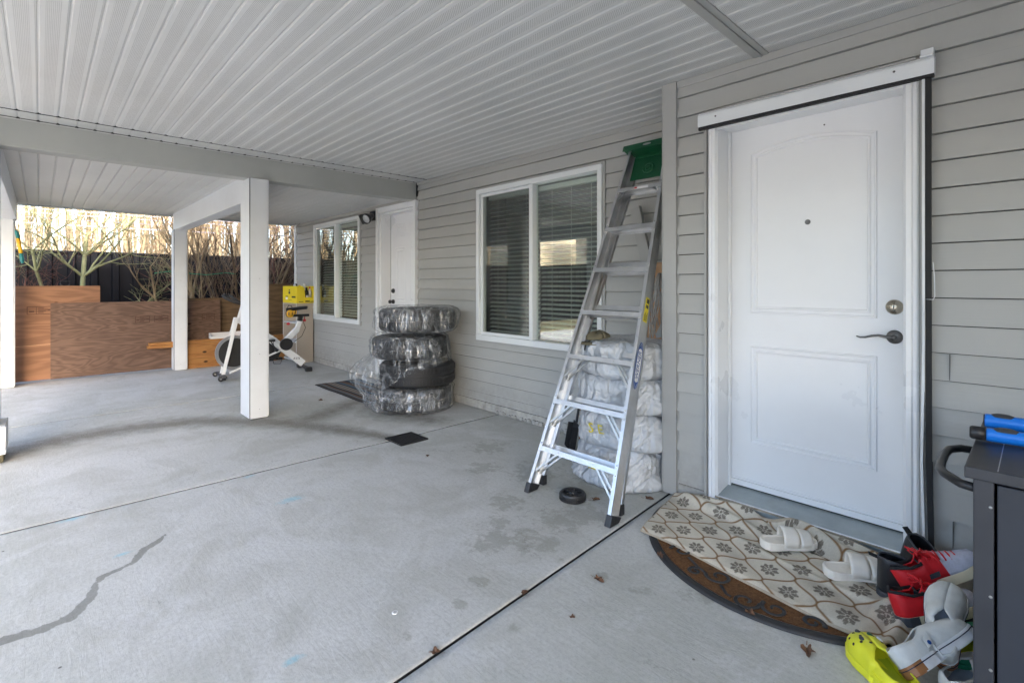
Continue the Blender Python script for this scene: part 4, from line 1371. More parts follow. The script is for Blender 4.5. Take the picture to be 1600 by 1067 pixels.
# coir half-round mat
t = thing('coir_doormat', 'half-round brown coir doormat with black rubber rim, under the patterned rug', 'doormat', (-.8, 2.3, 0))
cx, cy, RR = -.80, 2.585, .66
aa = [PI + PI * i / 60 for i in range(61)]
b = MB()
prof = [(RR, .001), (RR, .008), (RR - .008, .014), (RR - .03, .015), (RR - .036, .011)]
b.grid([[(cx + r * math.cos(a), cy + r * math.sin(a), z) for r, z in prof] for a in aa])
b.box(cx - RR, cx + RR, cy, cy + .012, .001, .013)
for k in range(0):
    pass
b.build('rim', M['rubber'], t, smooth=True)
b = MB()
b.grid([[(cx + r * math.cos(a), cy + r * math.sin(a), .012 + .002 * nz((r * 40 * math.cos(a), r * 40 * math.sin(a), 0))) for r in [(RR - .036) * j / 24 for j in range(25)]] for a in aa])
b.build('coir_pad', M['coir'], t, smooth=True)
b = MB()


def spiral(cx_, cy_, r0, turns, a0, dirn=1, tail=None):
    pts = []
    n = int(28 * turns)
    for i in range(n + 1):
        q = i / n; a = a0 + dirn * q * turns * 2 * PI; r = r0 * (1 - .78 * q)
        pts.append((cx_ + r * math.cos(a), cy_ + r * math.sin(a), .0165))
    b.tube(pts, [.009 * (1 - .4 * i / n) for i in range(n + 1)], 6, flat=.35)


for (x, y, r, a0, dn) in ((-.93, 2.085, .055, 200, 1), (-.79, 2.0, .052, 20, -1), (-.69, 2.03, .05, 160, 1), (-1.14, 2.16, .05, 200, -1), (-.57, 2.05, .04, 0, 1), (-1.02, 2.05, .03, 90, 1)):
    spiral(x, y, r, 1.15, R(a0), dn)
b.tube([(-1.09, 2.13, .0165), (-1.03, 2.09, .0165), (-.985, 2.07, .0165)], .007, 6, flat=.35)
b.tube([(-.9, 2.03, .0165), (-.86, 1.99, .0165), (-.84, 1.985, .0165)], .007, 6, flat=.35)
b.build('scroll_pattern', M['rubber'], t, smooth=True)

# patterned rug
n, k = 330, 170
s_ = np.linspace(0, 1, n)[:, None] + np.zeros((1, k)); t_ = np.zeros((n, 1)) + np.linspace(0, 1, k)[None, :]
fx = -1.375 + 1.09 * s_; fy = 2.185 - .125 * s_ + .012 * np.sin(s_ * 7)
bx = -1.475 + 1.19 * s_; by = 2.715 - .02 * s_ - .02 * np.sin(s_ * 9) ** 2
X = fx * (1 - t_) + bx * t_; Yv = fy * (1 - t_) + by * t_
# fold: a rolled ridge running from back left to the right
line = 1.03 - .75 * (s_ - .42) + .015 * np.sin(s_ * 9)
dt = (t_ - line)
amp = np.clip((s_ - .3) / .15, 0, 1) * .05
ridge = amp * np.exp(-((dt - .07) / .055) ** 2) * (1 + .35 * np.sin(s_ * 14 + 1))
valley = -.010 * np.exp(-((dt + .035) / .03) ** 2)
back = .052 * np.clip((s_ - .03) / .12, 0, 1) * np.clip((t_ - .78) / .2, 0, 1) ** 1.5 * (1 - .85 * np.exp(-((s_ - .5) / .09) ** 2))
r2 = .030 * np.exp(-((s_ - .86 - .12 * t_) / .022) ** 2) * np.clip(t_ * 2, 0, 1) + .03 * np.exp(-((s_ - .945 - .02 * t_) / .02) ** 2) + .02 * np.exp(-((s_ - .76 - .3 * (t_ - .5)) / .02) ** 2) * np.clip((t_ - .45) * 4, 0, 1)
wob = (.005 + .008 * np.clip((s_ - .6) / .2, 0, 1)) * np.sin(s_ * 13 + t_ * 6) * np.sin(t_ * 10 + s_ * 4) + .007 * np.exp(-((t_ - .62 + .25 * s_) / .03) ** 2) * np.clip((s_ - .15) * 4, 0, 1)
Zr = .022 + .022 * np.exp(-((t_ - .93 + .5 * (s_ - .1)) / .05) ** 2) * np.clip(s_ / .06, 0, 1) * np.clip((.5 - s_) / .1, 0, 1) + ridge + valley + back + r2 + wob
Zr = Zr - .008 * np.clip(1 - t_ / .05, 0, 1)
Xs = (s_ * 1.24); Ys = (t_ * .56)
u_ = (Xs - .09) / .232; v_ = (Ys - .065) / .2
f1 = u_ - (.25 + .25 * np.cos(2 * PI * v_)); f2 = u_ + (.25 + .25 * np.cos(2 * PI * v_))
ds = np.minimum(np.abs(f1 - np.round(f1)), np.abs(f2 - np.round(f2)))
sl_ = np.sqrt(1 + (.5 * PI * np.sin(2 * PI * v_) * .232 / .2) ** 2)
line_m = np.clip(1.4 - ds * .232 / sl_ / .0052, 0, 1)
C0 = np.array((.76, .70, .58)); CB = np.array((.25, .13, .05)); CG = np.array((.16, .135, .11))
Cc = np.zeros(X.shape + (3,)) + C0
rs = np.random.RandomState(1)
blot = np.zeros(X.shape)
for _ in range(60):
    x, y, r = rs.uniform(0, 1.24), rs.uniform(0, .56), rs.uniform(.02, .08)
    if x < .7 and rs.rand() < .5: continue
    blot = np.maximum(blot, .4 * np.exp(-((Xs - x) ** 2 + (Ys - y) ** 2) / r ** 2))
Cc = Cc * (1 - .45 * blot[..., None])
Cc = Cc * (1 - line_m[..., None]) + CB * line_m[..., None]
for (ou, ov) in ((0, 0), (.5, .5)):
    lu = (u_ + ou - np.round(u_ + ou)) * .232; lv = (v_ + ov - np.round(v_ + ov)) * .2
    r = np.hypot(lu, lv); a = np.arctan2(lv, lu)
    pet = np.abs(np.cos(4 * a)) ** .6
    Rm = .044 * (.25 + .75 * pet)
    m_ = ((r < Rm) & (r > .011) & (pet > .52)) | (r < .007)
    m_ |= (np.abs(r - .03) < .004) & (pet > .35)
    ms = (m_ * (.75 + .25 * rs.rand(*X.shape)))[..., None]
    Cc = Cc * (1 - ms) + CG * ms
edge = (np.minimum(np.minimum(s_ * 1.24, (1 - s_) * 1.24), np.minimum(t_ * .56, (1 - t_) * .56)) < .007)
Cc[edge] = (.5, .43, .33)
Cc *= (1 - .14 * rs.rand(*X.shape))[..., None]
o = color_grid('patterned_rug', np.stack([X, Yv, Zr], -1), Cc, M['rug'], .007)
tag(o, 'cream rug with brown lattice and grey flowers, rumpled in front of the near door', 'rug')

# dead leaves
lv = []
leafs = [(-1.288, 1.714, .03, 'dead brown leaf lying alone on bare concrete left of the coir mat'), (-1.43, 1.417, .022, 'dead brown leaf caught in the diagonal patio joint'), (-1.202, 1.451, .016, 'tiny dead leaf on concrete nearest the camera'),
         (-.545, 1.905, .035, 'dead leaf at the front edge of the coir mat'), (-1.569, 2.57, .03, 'dead leaf beside the rug corner below the corner board'), (-3.05, 2.04, .022, 'dead leaf on the concrete right of the drain grate'),
         (-1.405, .977, .024, 'dark dead leaf deep in the diagonal joint at the bottom of the picture'), (-1.185, 2.045, .025, 'dead leaf on the left rim of the coir mat'), (-1.77, 2.33, .03, 'dark dead leaf just right of the loose plastic wheel'),
         (-.74, 1.925, .025, 'dead leaf lying on the rubber rim of the coir mat'), (-5.3, 2.2, .03, 'dead leaf on the floor near the striped doormat')]
lb = None
for i, (x, y, r, l) in enumerate(leafs):
    if lb is None:
        b = MB()
        out = []
        for j in range(22):
            a = 2 * PI * j / 22; q = 1 * (1 + .32 * math.cos(5 * a)) * (.8 + .2 * math.cos(a))
            out.append((q * math.cos(a), .75 * q * math.sin(a), .35 * abs(math.sin(a)) + .2 * math.sin(3 * a) + .25))
        b.add([(0, 0, .15)] + out, [(0, j + 1, (j + 1) % 22 + 1) for j in range(22)])
        b.tube([(-1, 0, .2), (-1.6, .1, .3)], .04, 4)
        o = b.build('fallen_leaf', M['leaf']); lb = o
    else:
        o = lb.copy(); sc.collection.objects.link(o)
    o.location = (x, y, .022 if i in (7, 9) else .001); r *= .85; o.scale = (r, r, r); o.rotation_euler = (0, 0, i * 1.7)
    tag(o, l, 'leaf', 'dead leaves scattered on the patio')
    WL[o] = o.location
b = MB(); b.lathe([(0, .003), (.010, .003), (.0115, .002), (.012, 0)], (-1.686, .982, .0005), 20)
o = b.build('round_sticker', M['wsticker']); tag(o, 'small white round disc lying on the open concrete', 'sticker')
b = MB(); b.lathe([(.0035, .0034), (.0055, .0034)], (-1.686, .982, .0005), 16); b.build('emblem', M['bink'], o)

# ------------------------------------------------------------------ shoes
def shoe(t, L, W, prof, solet, mats, sole_mats, opening_end, matfn=None, toe=.5, tilt=0, band=None, inner=None, spring=.0, sole_extra=.004, nS=36, nA=12, wid=None):
    """local frame: x heel->toe, z up. prof: [(s, height, open fraction)]"""
    wid = wid or [(0, .0), (.03, .45), (.1, .66), (.25, .72), (.45, .74), (.62, .92), (.74, 1.0), (.86, .9), (.95, .62), (.99, .3), (1, 0)]
    hw = lambda s: W / 2 * lerp_list(wid, s)
    cyf = lambda s: .010 * math.sin(PI * s) * (1 if s > .4 else .4)
    zf = lambda s: spring * max(0, (s - .6) / .4) ** 2
    b = MB()
    ss = [0, .008, .02, .045] + [.045 + .91 * i / (nS - 8) for i in range(1, nS - 7)] + [.975, .99, 1.0]
    for side in (-1, 1):
        rows = []
        for s in ss:
            h = lerp_list(prof, s, 1); op = lerp_list(prof, s, 2) if s < opening_end else 0
            w_ = hw(s)
            row = []
            for j in range(nA + 1):
                a = j / nA * PI / 2
                y = (op + (1 - op) * math.cos(a) ** .75) * w_
                z = solet + h * math.sin(a) ** (.8 if op < .05 else .95)
                if op > .05:
                    y += .004 * math.sin(a * 2) * (w_ > .01)
                row.append((s * L, side * y + cyf(s), z + zf(s)))
            rows.append(row if side > 0 else row)
        b0 = len(b.f)
        b.grid(rows)
        if matfn:
            q = 0
            for i in range(len(ss) - 1):
                for j in range(nA):
                    b.m[b0 + q] = matfn(ss[i], j / nA); q += 1
        if side < 0:
            for q in range(b0, len(b.f)): b.f[q] = b.f[q][::-1]
    up = b.build('upper', mats, t, smooth=True, local=True, solid=.0035)
    # sole
    def outline(ex, n=40):
        pts = []
        for side in (1, -1):
            rng = [i / n for i in range(n + 1)] if side > 0 else [1 - i / n for i in range(1, n)]
            for s in rng:
                q = .5 - .5 * math.cos(PI * s)
                pts.append(((q * (L + 2 * ex) - ex), side * (hw(q) + ex * (1 if 0 < q < 1 else 0)) + cyf(q), zf(q)))
        return pts
    o1 = outline(sole_extra)
    b = MB(); m_ = len(o1)
    lv = [(0, .96), (.003, 1.0), (solet, 1.0), (solet + .004, .985)]
    for zz, sc2 in lv:
        b.v += [((x - L / 2) * sc2 + L / 2, y * sc2, z + zz) for x, y, z in o1]
    for l in range(len(lv) - 1):
        for i in range(m_):
            b.f.append((l * m_ + i, l * m_ + (i + 1) % m_, (l + 1) * m_ + (i + 1) % m_, (l + 1) * m_ + i))
            xm = b.v[l * m_ + i][0] / L
            b.m.append(1 if (len(sole_mats) > 1 and (xm < .2 if sole_mats[-1] != 'toe' else xm > .6)) else 0)
    b.f.append(tuple(range(m_ - 1, -1, -1))); b.m.append(0)
    b.f.append(tuple((len(lv) - 1) * m_ + i for i in range(m_))); b.m.append(0)
    sm = [q for q in sole_mats if q != 'toe']
    so_ = b.build('sole', sm, t, local=True)
    if band is not None:
        b = MB(); b.tube([(x, y, z + solet * .86) for x, y, z in outline(sole_extra + .0006)], .0013, 5, closed=True)
        b.build('stripe', band, so_, local=True)
    if inner is not None:
        b = MB()
        n = 14
        rows = []
        for i in range(n + 1):
            s = .03 + (opening_end + .12 - .03) * i / n
            rows.append([(s * L, q * hw(s) * .93 + cyf(s), solet + .006 + zf(s)) for q in (-1, -.5, 0, .5, 1)])
        b.grid(rows); b.build('insole', inner, t, local=True, smooth=True)
    return hw, cyf, zf


def sneaker(label, mtx):
    t = thing('sneaker', label, 'sneaker', mtx=mtx, group='red and grey sneakers by the cart')
    prof = [(0, .075, .3), (.05, .082, .6), (.15, .066, .62), (.3, .062, .58), (.4, .085, .5), (.46, .09, .25), (.52, .082, 0), (.65, .063, 0), (.8, .046, 0), (.95, .032, 0), (1, .012, 0)]
    mf = lambda s, a: 0 if s < .56 else 1
    shoe(t, .285, .10, prof, .028, [M['red'], M['grey']], [M['cream'], M['charcoal']], .52, mf, band=None, inner=M['blackm'], spring=.012)
    b = MB()
    for i in range(6):
        x = .125 + i * .018; z = .028 + lerp_list(prof, x / .285, 1) * .93
        b.tube([(x, -.03, z - .012), (x + .004, -.015, z + .003), (x + .009, .018, z + .003), (x + .006, .032, z - .014)], .0032, 6)
    for q in (-1, 1):
        b.tube([(.125, 0, .118), (.115, q * .018, .135), (.1, q * .034, .128), (.105, q * .03, .112), (.125, q * .006, .12)], .003, 6)
        b.tube([(.125, 0, .118), (.14, q * .03, .12), (.15, q * .05, .095), (.145, q * .056, .07)], .003, 6)
    b.build('laces', M['red'], t, smooth=True, local=True)
    b = MB()
    b.grid([[(x, y * (1 - .2 * q), z) for y in (-.024, -.012, 0, .012, .024)] for q, x, z in ((0, .14, .1), (.5, .115, .125), (1, .095, .15))])
    b.build('tongue', M['red'], t, smooth=True, local=True, solid=.006)
    b = MB(); b.tube([(.1, y, .09 + .01 * abs(y) / .03) for y in (-.03, 0, .03)], .004, 6)
    for q in (-1, 1):
        b.tube([(.004, 0, .108), (.02, q * .03, .112), (.06, q * .036, .098), (.1, q * .035, .098)], .0055, 8)
    b.build('collar', M['blackm'], t, smooth=True, local=True)
    b = MB()
    for q in (-1, 1):
        b.add([(.095, q * .0395, .045), (.10, q * .039, .06), (.135, q * .041, .06), (.13, q * .0425, .045)], [(0, 1, 2, 3)])
    b.build('side_mark', M['charcoal'], t, local=True, solid=.003)
    return t


sneaker('red and grey sneaker lying in front, its dark heel towards the camera', frame_mtx((.17, .17, .05), (-.42, -.12, .88), (-.345, 2.235, .03)))
sneaker('red and grey sneaker lying behind the other, its pale toe against the cart', frame_mtx((.17, .13, .12), (-.55, -.12, .8), (-.335, 2.36, .075)))


def slipon(label, mtx):
    t = thing('slip_on_shoe', label, 'slip-on shoe', mtx=mtx, group='white canvas slip-on shoes by the cart')
    prof = [(0, .05, .35), (.05, .056, .68), (.15, .05, .72), (.3, .045, .7), (.4, .05, .6), (.47, .058, .3), (.52, .06, 0), (.65, .054, 0), (.8, .045, 0), (.93, .033, 0), (1, .01, 0)]
    shoe(t, .275, .102, prof, .027, [M['canvas']], [M['foxing'], M['gum']], .52, None, band=M['navy'], inner=M['lining'], spring=.004, sole_extra=.005)
    b = MB()
    for q in (-1, 1):
        b.add([(.105, q * .034, .062), (.135, q * .030, .075), (.12, q * .0395, .042), (.10, q * .039, .04)], [(0, 1, 2, 3)])
    b.build('elastic_gore', M['canvas'], t, local=True, solid=.004)
    b = MB(); b.lathe([(0, .001), (.006, .001)], (.112, -.0425, .05), 12, (1, 0, 0), (0, 0, 1), (0, -1, 0)); b.build('emblem', M['blueink'], t, local=True)
    return t


slipon('white slip-on shoe standing toe up against the cart, above the other slip-on', frame_mtx((.0, .21, .13), (.1, -.55, .83), (-.212, 2.05, .05)))
slipon('white slip-on shoe tipped on its side with brown gum heel towards the camera', frame_mtx((.13, .22, .095), (-.75, .15, .65), (-.272, 1.93, .04)))
slipon('white slip-on shoe lying half hidden under the tipped one at the cart foot', frame_mtx((.08, .25, .0), (0, 0, 1), (-.185, 1.95, .002)))


def boot(label, mtx):
    t = thing('ankle_boot', label, 'boot', mtx=mtx, group='black ankle boots beside the door')
    prof = [(0, .125, .45), (.04, .135, .8), (.15, .132, .88), (.3, .125, .86), (.4, .12, .6), (.44, .10, .2), (.48, .088, 0), (.6, .068, 0), (.8, .055, 0), (.94, .04, 0), (1, .012, 0)]
    shoe(t, .27, .108, prof, .025, [M['black']], [M['charcoal']], .47, None, band=None, inner=M['blackm'], spring=.004)
    hwf = lambda s: .052 * lerp_list([(0, .0), (.03, .45), (.1, .66), (.25, .74), (.45, .74)], s)
    b = MB(); pts = []
    for side in (1, -1):
        rg = [0, .03, .1, .2, .3, .38, .42, .45]
        for s in (rg if side > 0 else rg[::-1]):
            op = lerp_list(prof, s, 2); pts.append((s * .27, side * .054 * lerp_list([(0, .02), (.03, .45), (.1, .66), (.25, .72), (.45, .74)], s) * max(op, .1), .025 + lerp_list(prof, s, 1)))
    b.tube(pts, .004, 8, closed=True); b.build('collar', M['charcoal'], t, smooth=True, local=True)
    b = MB(); b.add([(-.002, -.012, .15), (-.002, .012, .15), (-.03, .011, .158), (-.03, -.011, .158)], [(0, 1, 2, 3)]); b.build('pull_tab', M['blackm'], t, local=True, solid=.003)
    b = MB()
    for i in range(9):
        b.tube([(.03 + i * .024, -.057 if i < 6 else -.05, .006), (.04 + i * .024, -.058 if i < 6 else -.05, .018)], .003, 5)
    b.build('tread_lugs', M['charcoal'], t, local=True)
    return t


boot('black ankle boot standing upright with its round opening facing up', frame_mtx((.25, .08, .0), (-.06, -.08, 1), (-.44, 2.40, .03)))
boot('black ankle boot lying on its side against the wall below the black strip', frame_mtx((.19, -.16, -.09), (-.2, .12, 1), (-.40, 2.63, .085)))


def slide(label, mtx):
    t = thing('slide_sandal', label, 'sandal', mtx=mtx, group='white slide sandals on the rug')
    L, W = .26, .104
    wid = [(0, .0), (.02, .45), (.08, .74), (.2, .84), (.45, .84), (.7, 1.0), (.85, .92), (.95, .62), (.99, .3), (1, 0)]
    hw = lambda s: W / 2 * lerp_list(wid, s)
    b = MB(); n = 36
    o = []
    for side in (1, -1):
        for i in (range(n + 1) if side > 0 else range(n - 1, 0, -1)):
            q = .5 - .5 * math.cos(PI * i / n); o.append((q * L, side * hw(q) + .006 * math.sin(PI * q)))
    m_ = len(o)
    lvls = [(0, .95), (.004, 1), (.022, 1.01), (.032, 1.0), (.033, .95), (.026, .88)]
    for z, s2 in lvls: b.v += [((x - L / 2) * s2 + L / 2, y * s2, z + (.008 * max(0, .3 - x / L) / .3 if z > .02 else 0)) for x, y in o]
    for l in range(len(lvls) - 1):
        for i in range(m_): b.f.append((l * m_ + i, l * m_ + (i + 1) % m_, (l + 1) * m_ + (i + 1) % m_, (l + 1) * m_ + i))
    b.f.append(tuple(range(m_ - 1, -1, -1))); b.f.append(tuple((len(lvls) - 1) * m_ + i for i in range(m_)))
    b.m = [0] * len(b.f)
    b.build('footbed', M['slide'], t, smooth=False, local=True, bevel=.006)
    for (s0, s1, h) in ((.37, .64, .074), (.665, .90, .056)):
        b = MB(); rows = []
        for i in range(6):
            s = s0 + (s1 - s0) * i / 5
            hh = h - .015 * (s - s0) / (s1 - s0)
            rows.append([(s * L + .01 * math.cos(a), (hw(s) + .002) * math.cos(a) + .006, .016 + hh * max(0, math.sin(a)) ** .6) for a in [PI * j / 18 for j in range(19)]])
        b.grid(rows); b.build('strap', M['slide'], t, smooth=True, local=True, solid=.006)
    return t


slide('white slide sandal on the rug, the left one nearer the door middle', frame_mtx((.16, .19, .0), (0, 0, 1), (-.885, 2.425, .032)))
slide('white slide sandal on the rug nearer the pile of shoes, dirt on its side', frame_mtx((.20, .165, .01), (0, -.05, 1), (-.62, 2.385, .032)))


def clog(label, mtx, m1, m2, charms=True, group=None):
    t = thing('foam_clog', label, 'clog', mtx=mtx, group=group)
    L, W = .265, .112
    prof = [(0, .045, .35), (.05, .05, .75), (.15, .045, .84), (.3, .045, .84), (.4, .05, .72), (.5, .06, .35), (.56, .064, 0), (.7, .064, 0), (.85, .052, 0), (.95, .036, 0), (1, .012, 0)]
    wid = [(0, .0), (.03, .5), (.1, .7), (.25, .78), (.45, .82), (.65, 1.0), (.8, 1.0), (.92, .78), (.98, .4), (1, 0)]
    hw, cyf, zf = shoe(t, L, W, prof, .022, [m1], [m1], .56, None, inner=m2, wid=wid, spring=.006)
    def top(s, a):
        h = lerp_list(prof, s, 1); w_ = hw(s); aa = abs(a)
        y = math.copysign(math.cos(aa) ** .75 * w_, a); z = .022 + h * math.sin(aa) ** .8
        return Vector((s * L, y + cyf(s), z + zf(s)))
    b = MB()
    for (s, a) in ((.66, R(62)), (.66, R(-62)), (.76, R(75)), (.76, R(-75)), (.86, R(62)), (.86, R(-62)), (.71, R(35)), (.71, R(-35)), (.82, R(38)), (.82, R(-38)), (.62, R(85)), (.9, R(88))):
        p = top(s, a); c = Vector((s * L, cyf(s), .03)); n_ = (p - c).normalized()
        ax = n_.cross(Vector((0, 1, 0))).normalized(); ay = n_.cross(ax)
        b.lathe([(0, .0022), (.0045, .0022), (.005, .001)], p, 10, ax, ay, n_)
    for x in (.25, .4):
        for q in (-1, 1):
            b.lathe([(0, .001), (.004, .001)], (x * L, q * (hw(x) * .97 + .002) + cyf(x), .045), 10, (1, 0, 0), (0, 0, 1), (0, q, 0), 1, .7)
    b.build('vent_hole', M['blackm'], t, local=True)
    if charms:
        for (s, a, mm, r) in ((.70, R(70), M['charcoal'], .009), (.80, R(-80), M['green'], .011), (.88, R(80), M['charcoal'], .010), (.72, R(-60), M['wsticker'], .011)):
            p = top(s, a); c = Vector((s * L, cyf(s), .03)); n_ = (p - c).normalized()
            ax = n_.cross(Vector((0, 1, 0))).normalized(); ay = n_.cross(ax)
            b = MB(); b.lathe([(0, .006), (r * .8, .0055), (r, .003), (r, 0)], p, 14, ax, ay, n_, 1, .75)
            b.build('charm', mm, t, local=True, smooth=True)
    # heel strap turned forward
    b = MB(); pts = [(.5 * L, .046 + .004, .05), (.3 * L, .05, .038), (.1 * L, .044, .045), (-.01, .02, .055), (-.016, 0, .057), (-.01, -.02, .055), (.1 * L, -.042, .045), (.3 * L, -.046, .038), (.5 * L, -.042, .05)]
    b.tube(pts, .0075, 8, flat=.35); b.build('heel_strap', m1, t, local=True, smooth=True)
    return t


clog('bright lime foam clog with charms at the front corner of the rug', frame_mtx((-.19, .20, .0), (0, 0, 1), (-.25, 1.85, .002)), M['lime'], M['limed'])
clog('green foam clog half hidden between the slip-on shoes and the cart', frame_mtx((.1, .24, .02), (0, 0, 1), (-.2, 2.12, .002)), M['twine'], M['lime'], False)

# ------------------------------------------------------------------ cart
t = thing('tool_cart', 'black metal tool cart with side handle at the right edge beside the shoes', 'cart', (.2, 1.96, 0))
b = MB(); b.box(-.129, .62, 1.662, 2.264, .772, .80); b.build('top', M['cart'], t, bevel=.003)
b = MB(); b.box(-.07, -.068, 1.67, 2.26, .8001, .8006); b.box(.3, .302, 1.67, 2.26, .8001, .8006); b.build('top_scratch', M['galv'], t)
b = MB(); b.box(-.115, -.077, 1.70, 1.735, .02, .771); b.box(-.115, -.077, 2.2, 2.235, .02, .771); b.box(.56, .598, 1.70, 1.735, .02, .771); b.box(.56, .598, 2.2, 2.235, .02, .771)
b.build('frame', M['cart'], t, bevel=.003)
b = MB(); b.box(-.072, .555, 1.703, 1.72, .12, .757); b.build('cabinet_door', M['cartside'], t, bevel=.003)
b = MB(); b.box(-.112, -.10, 1.736, 2.199, .12, .76); b.box(.58, .59, 1.736, 2.199, .12, .76); b.box(-.076, .56, 2.21, 2.22, .12, .76); b.box(-.1, .58, 1.73, 2.2, .1, .12)
b.build('cabinet_side', M['cartside'], t)
b = MB(); b.tube([(-.112, 1.718, .735), (-.14, 1.73, .735), (-.178, 1.79, .735), (-.192, 1.83, .735), (-.196, 1.9, .735), (-.198, 2.0, .735), (-.194, 2.06, .735), (-.17, 2.1, .735), (-.112, 2.105, .735)], .0115, 12)
b.build('side_handle', M['black'], t, smooth=True)
b = MB()
for z in (.7, .48, .3, .14): b.lathe([(0, -.002), (.0025, -.0015), (.004, 0)], (-.083, 1.70, z), 8, (1, 0, 0), (0, 0, 1), (0, 1, 0))
b.build('rivet', M['galv'], t)
for i, x in enumerate((-.08, .57)):
    for y in (1.74, 2.19):
        b = MB(); b.lathe([(0, -.012), (.02, -.012), (.025, -.008), (.025, .008), (.02, .012), (0, .012)], (x, y, .026), 16, (0, 1, 0), (0, 0, 1), (1, 0, 0)); b.build('caster', M['black'], t)
for (lab_, p0, p1, r, cap) in (('rear one of the two blue tubes of the long-handled tool on the cart', (-.118, 2.145, .825), (.45, 2.16, .825), .021, 0), ('front blue tube with black end cap lying on the cart', (-.105, 1.962, .822), (.45, 1.985, .822), .019, 1)):
    t = thing('blue_handle', lab_, 'tool handle', (0, p0[1], .8), 'blue tool handles on the cart')
    b = MB(); p0 = Vector(p0); p1 = Vector(p1); d = (p1 - p0).normalized()
    b.tube([p0, p0 + d * .004, p0 + d * .008, p1], [r * .9, r * .98, r, r], 24); b.build('grip', M['blue'], t, smooth=True)
    b = MB()
    if cap: b.tube([p0 - d * .035, p0 - d * .03, p0 - d * .001], [r * .8, r * .98, r * 1.02], 20)
    else: b.tube([p0 - d * .003, p0], [r * .8, r * .9], 20)
    b.build('end_cap', M['black'], t, smooth=True)
    b = MB(); b.lathe([(0, .006), (.012, .005), (.02, .001), (.022, -.004)], p0 + d * .04 + Vector((0, 0, r - .001)), 18, (1.3, 0, 0), (0, .8, 0), (0, 0, 1)); b.build('button', M['charcoal'], t, smooth=True)

# ------------------------------------------------------------------ far end: plywood, timber, cabinet
def sheet(name, label, x, y0, y1, z0, z1, m, lean=.06, th=.016):
    b = MB()
    b.add([(x, y0, z0), (x, y1, z0), (x - lean, y1, z1), (x - lean, y0, z1), (x - th, y0, z0), (x - th, y1, z0), (x - lean - th, y1, z1), (x - lean - th, y0, z1)],
          [(0, 1, 2, 3), (7, 6, 5, 4), (0, 3, 7, 4), (1, 5, 6, 2), (3, 2, 6, 7), (0, 4, 5, 1)])
    o = b.build(name, m); return tag(o, label, 'plywood sheet', 'plywood sheets standing along the patio edge')


def stamp(o, x, y, z, w_, h, lean, H, txt=''):
    xx = x - lean * (z / H) + .002
    b = MB()
    for a in ((0, w_, 0, .006), (0, w_, h - .006, h), (0, .006, 0, h), (w_ - .006, w_, 0, h), (w_ * .33, w_ * .33 + .004, 0, h)):
        b.box(xx - .001, xx + .001, y + a[0], y + a[1], z + a[2], z + a[3])
    for k in range(4):
        b.box(xx - .001, xx + .001, y + w_ * .4, y + w_ * (.6 + .08 * (k % 3)), z + h * (.2 + .18 * k), z + h * (.2 + .18 * k) + .007)
    b.box(xx - .001, xx + .001, y + w_ * .08, y + w_ * .26, z + h * .3, z + h * .45); b.box(xx - .001, xx + .001, y + w_ * .75, y + w_ * .95, z + h * .5, z + h * .62)
    b.build('mill_stamp', M['stamp'], o)


o = sheet('plywood_sheet', 'bright orange-brown plywood sheet at the left, the tallest one', -8.80, -.9, .60, .02, 1.225, M['ply'], .05)
stamp(o, -8.80, -.12, .86, .26, .1, .05, 1.22)
b = MB(); b.add([(-8.817, -.25, .455), (-8.817, .1, .468), (-8.817, .1, .474), (-8.817, -.25, .461)], [(0, 1, 2, 3)]); b.build('scratch', M['tan'], o)
o = sheet('plywood_sheet', 'long weathered red-brown plywood sheet with swirling grain in the middle', -8.755, .10, 2.05, .02, 1.0, M['ply2'], .06)
for q in (.98, 1.2, 1.42, 1.8): stamp(o, -8.755, q, .7, .17, .09, .06, 1.0)
sheet('plywood_sheet', 'dull brown plywood sheet partly behind the timbers and the near post', -8.88, 1.55, 2.72, .02, 1.03, M['ply3'], .03)
sheet('plywood_sheet', 'dark brown tall plywood sheet next to the house corner', -8.90, 2.73, 3.19, .02, 1.25, M['ply3'], .01)

for (y0, y1, z0, z1, l) in ((1.50, 2.95, .002, .145, 'thick cedar timber lying on the floor, lowest of the stack'), (1.52, 2.90, .148, .333, 'thick cedar timber lying on the lower timber')):
    b = MB(); b.box(-8.73, -8.60, y0, y1, z0, z1); tag(b.build('timber', M['lumber'], bevel=.004), l, 'timber', 'timbers stacked beside the plywood')
for (y0, y1, z0, z1, x0, l) in ((1.10, 2.98, .335, .373, -8.72, 'lower of two long thin planks on top of the timbers'), (1.12, 3.0, .376, .414, -8.725, 'upper of two long thin planks on top of the timbers')):
    b = MB(); b.box(x0, x0 + .12, y0, y1, z0, z1); tag(b.build('plank', M['lumber'], bevel=.002), l, 'plank', 'planks on the timbers')
t = thing('picture_frame', 'white framed panel lying on the planks behind the exercise bike', 'frame', (-8.7, 2.1, .416))
b = MB(); b.box(-8.74, -8.62, 1.9, 2.55, .417, .422); b.build('panel', M['redp'], t)
b = MB()
for a in ((-8.625, -8.61, 1.88, 2.57, .417, .5), (-8.75, -8.735, 1.88, 2.57, .417, .5), (-8.735, -8.625, 1.88, 1.895, .417, .5), (-8.735, -8.625, 2.555, 2.57, .417, .5)): b.box(*a)
b.v = [(v[0], v[1], v[2] - (.05 if v[2] > .45 and v[0] > -8.65 else 0)) for v in b.v]
b.build('frame', M['trim'], t)

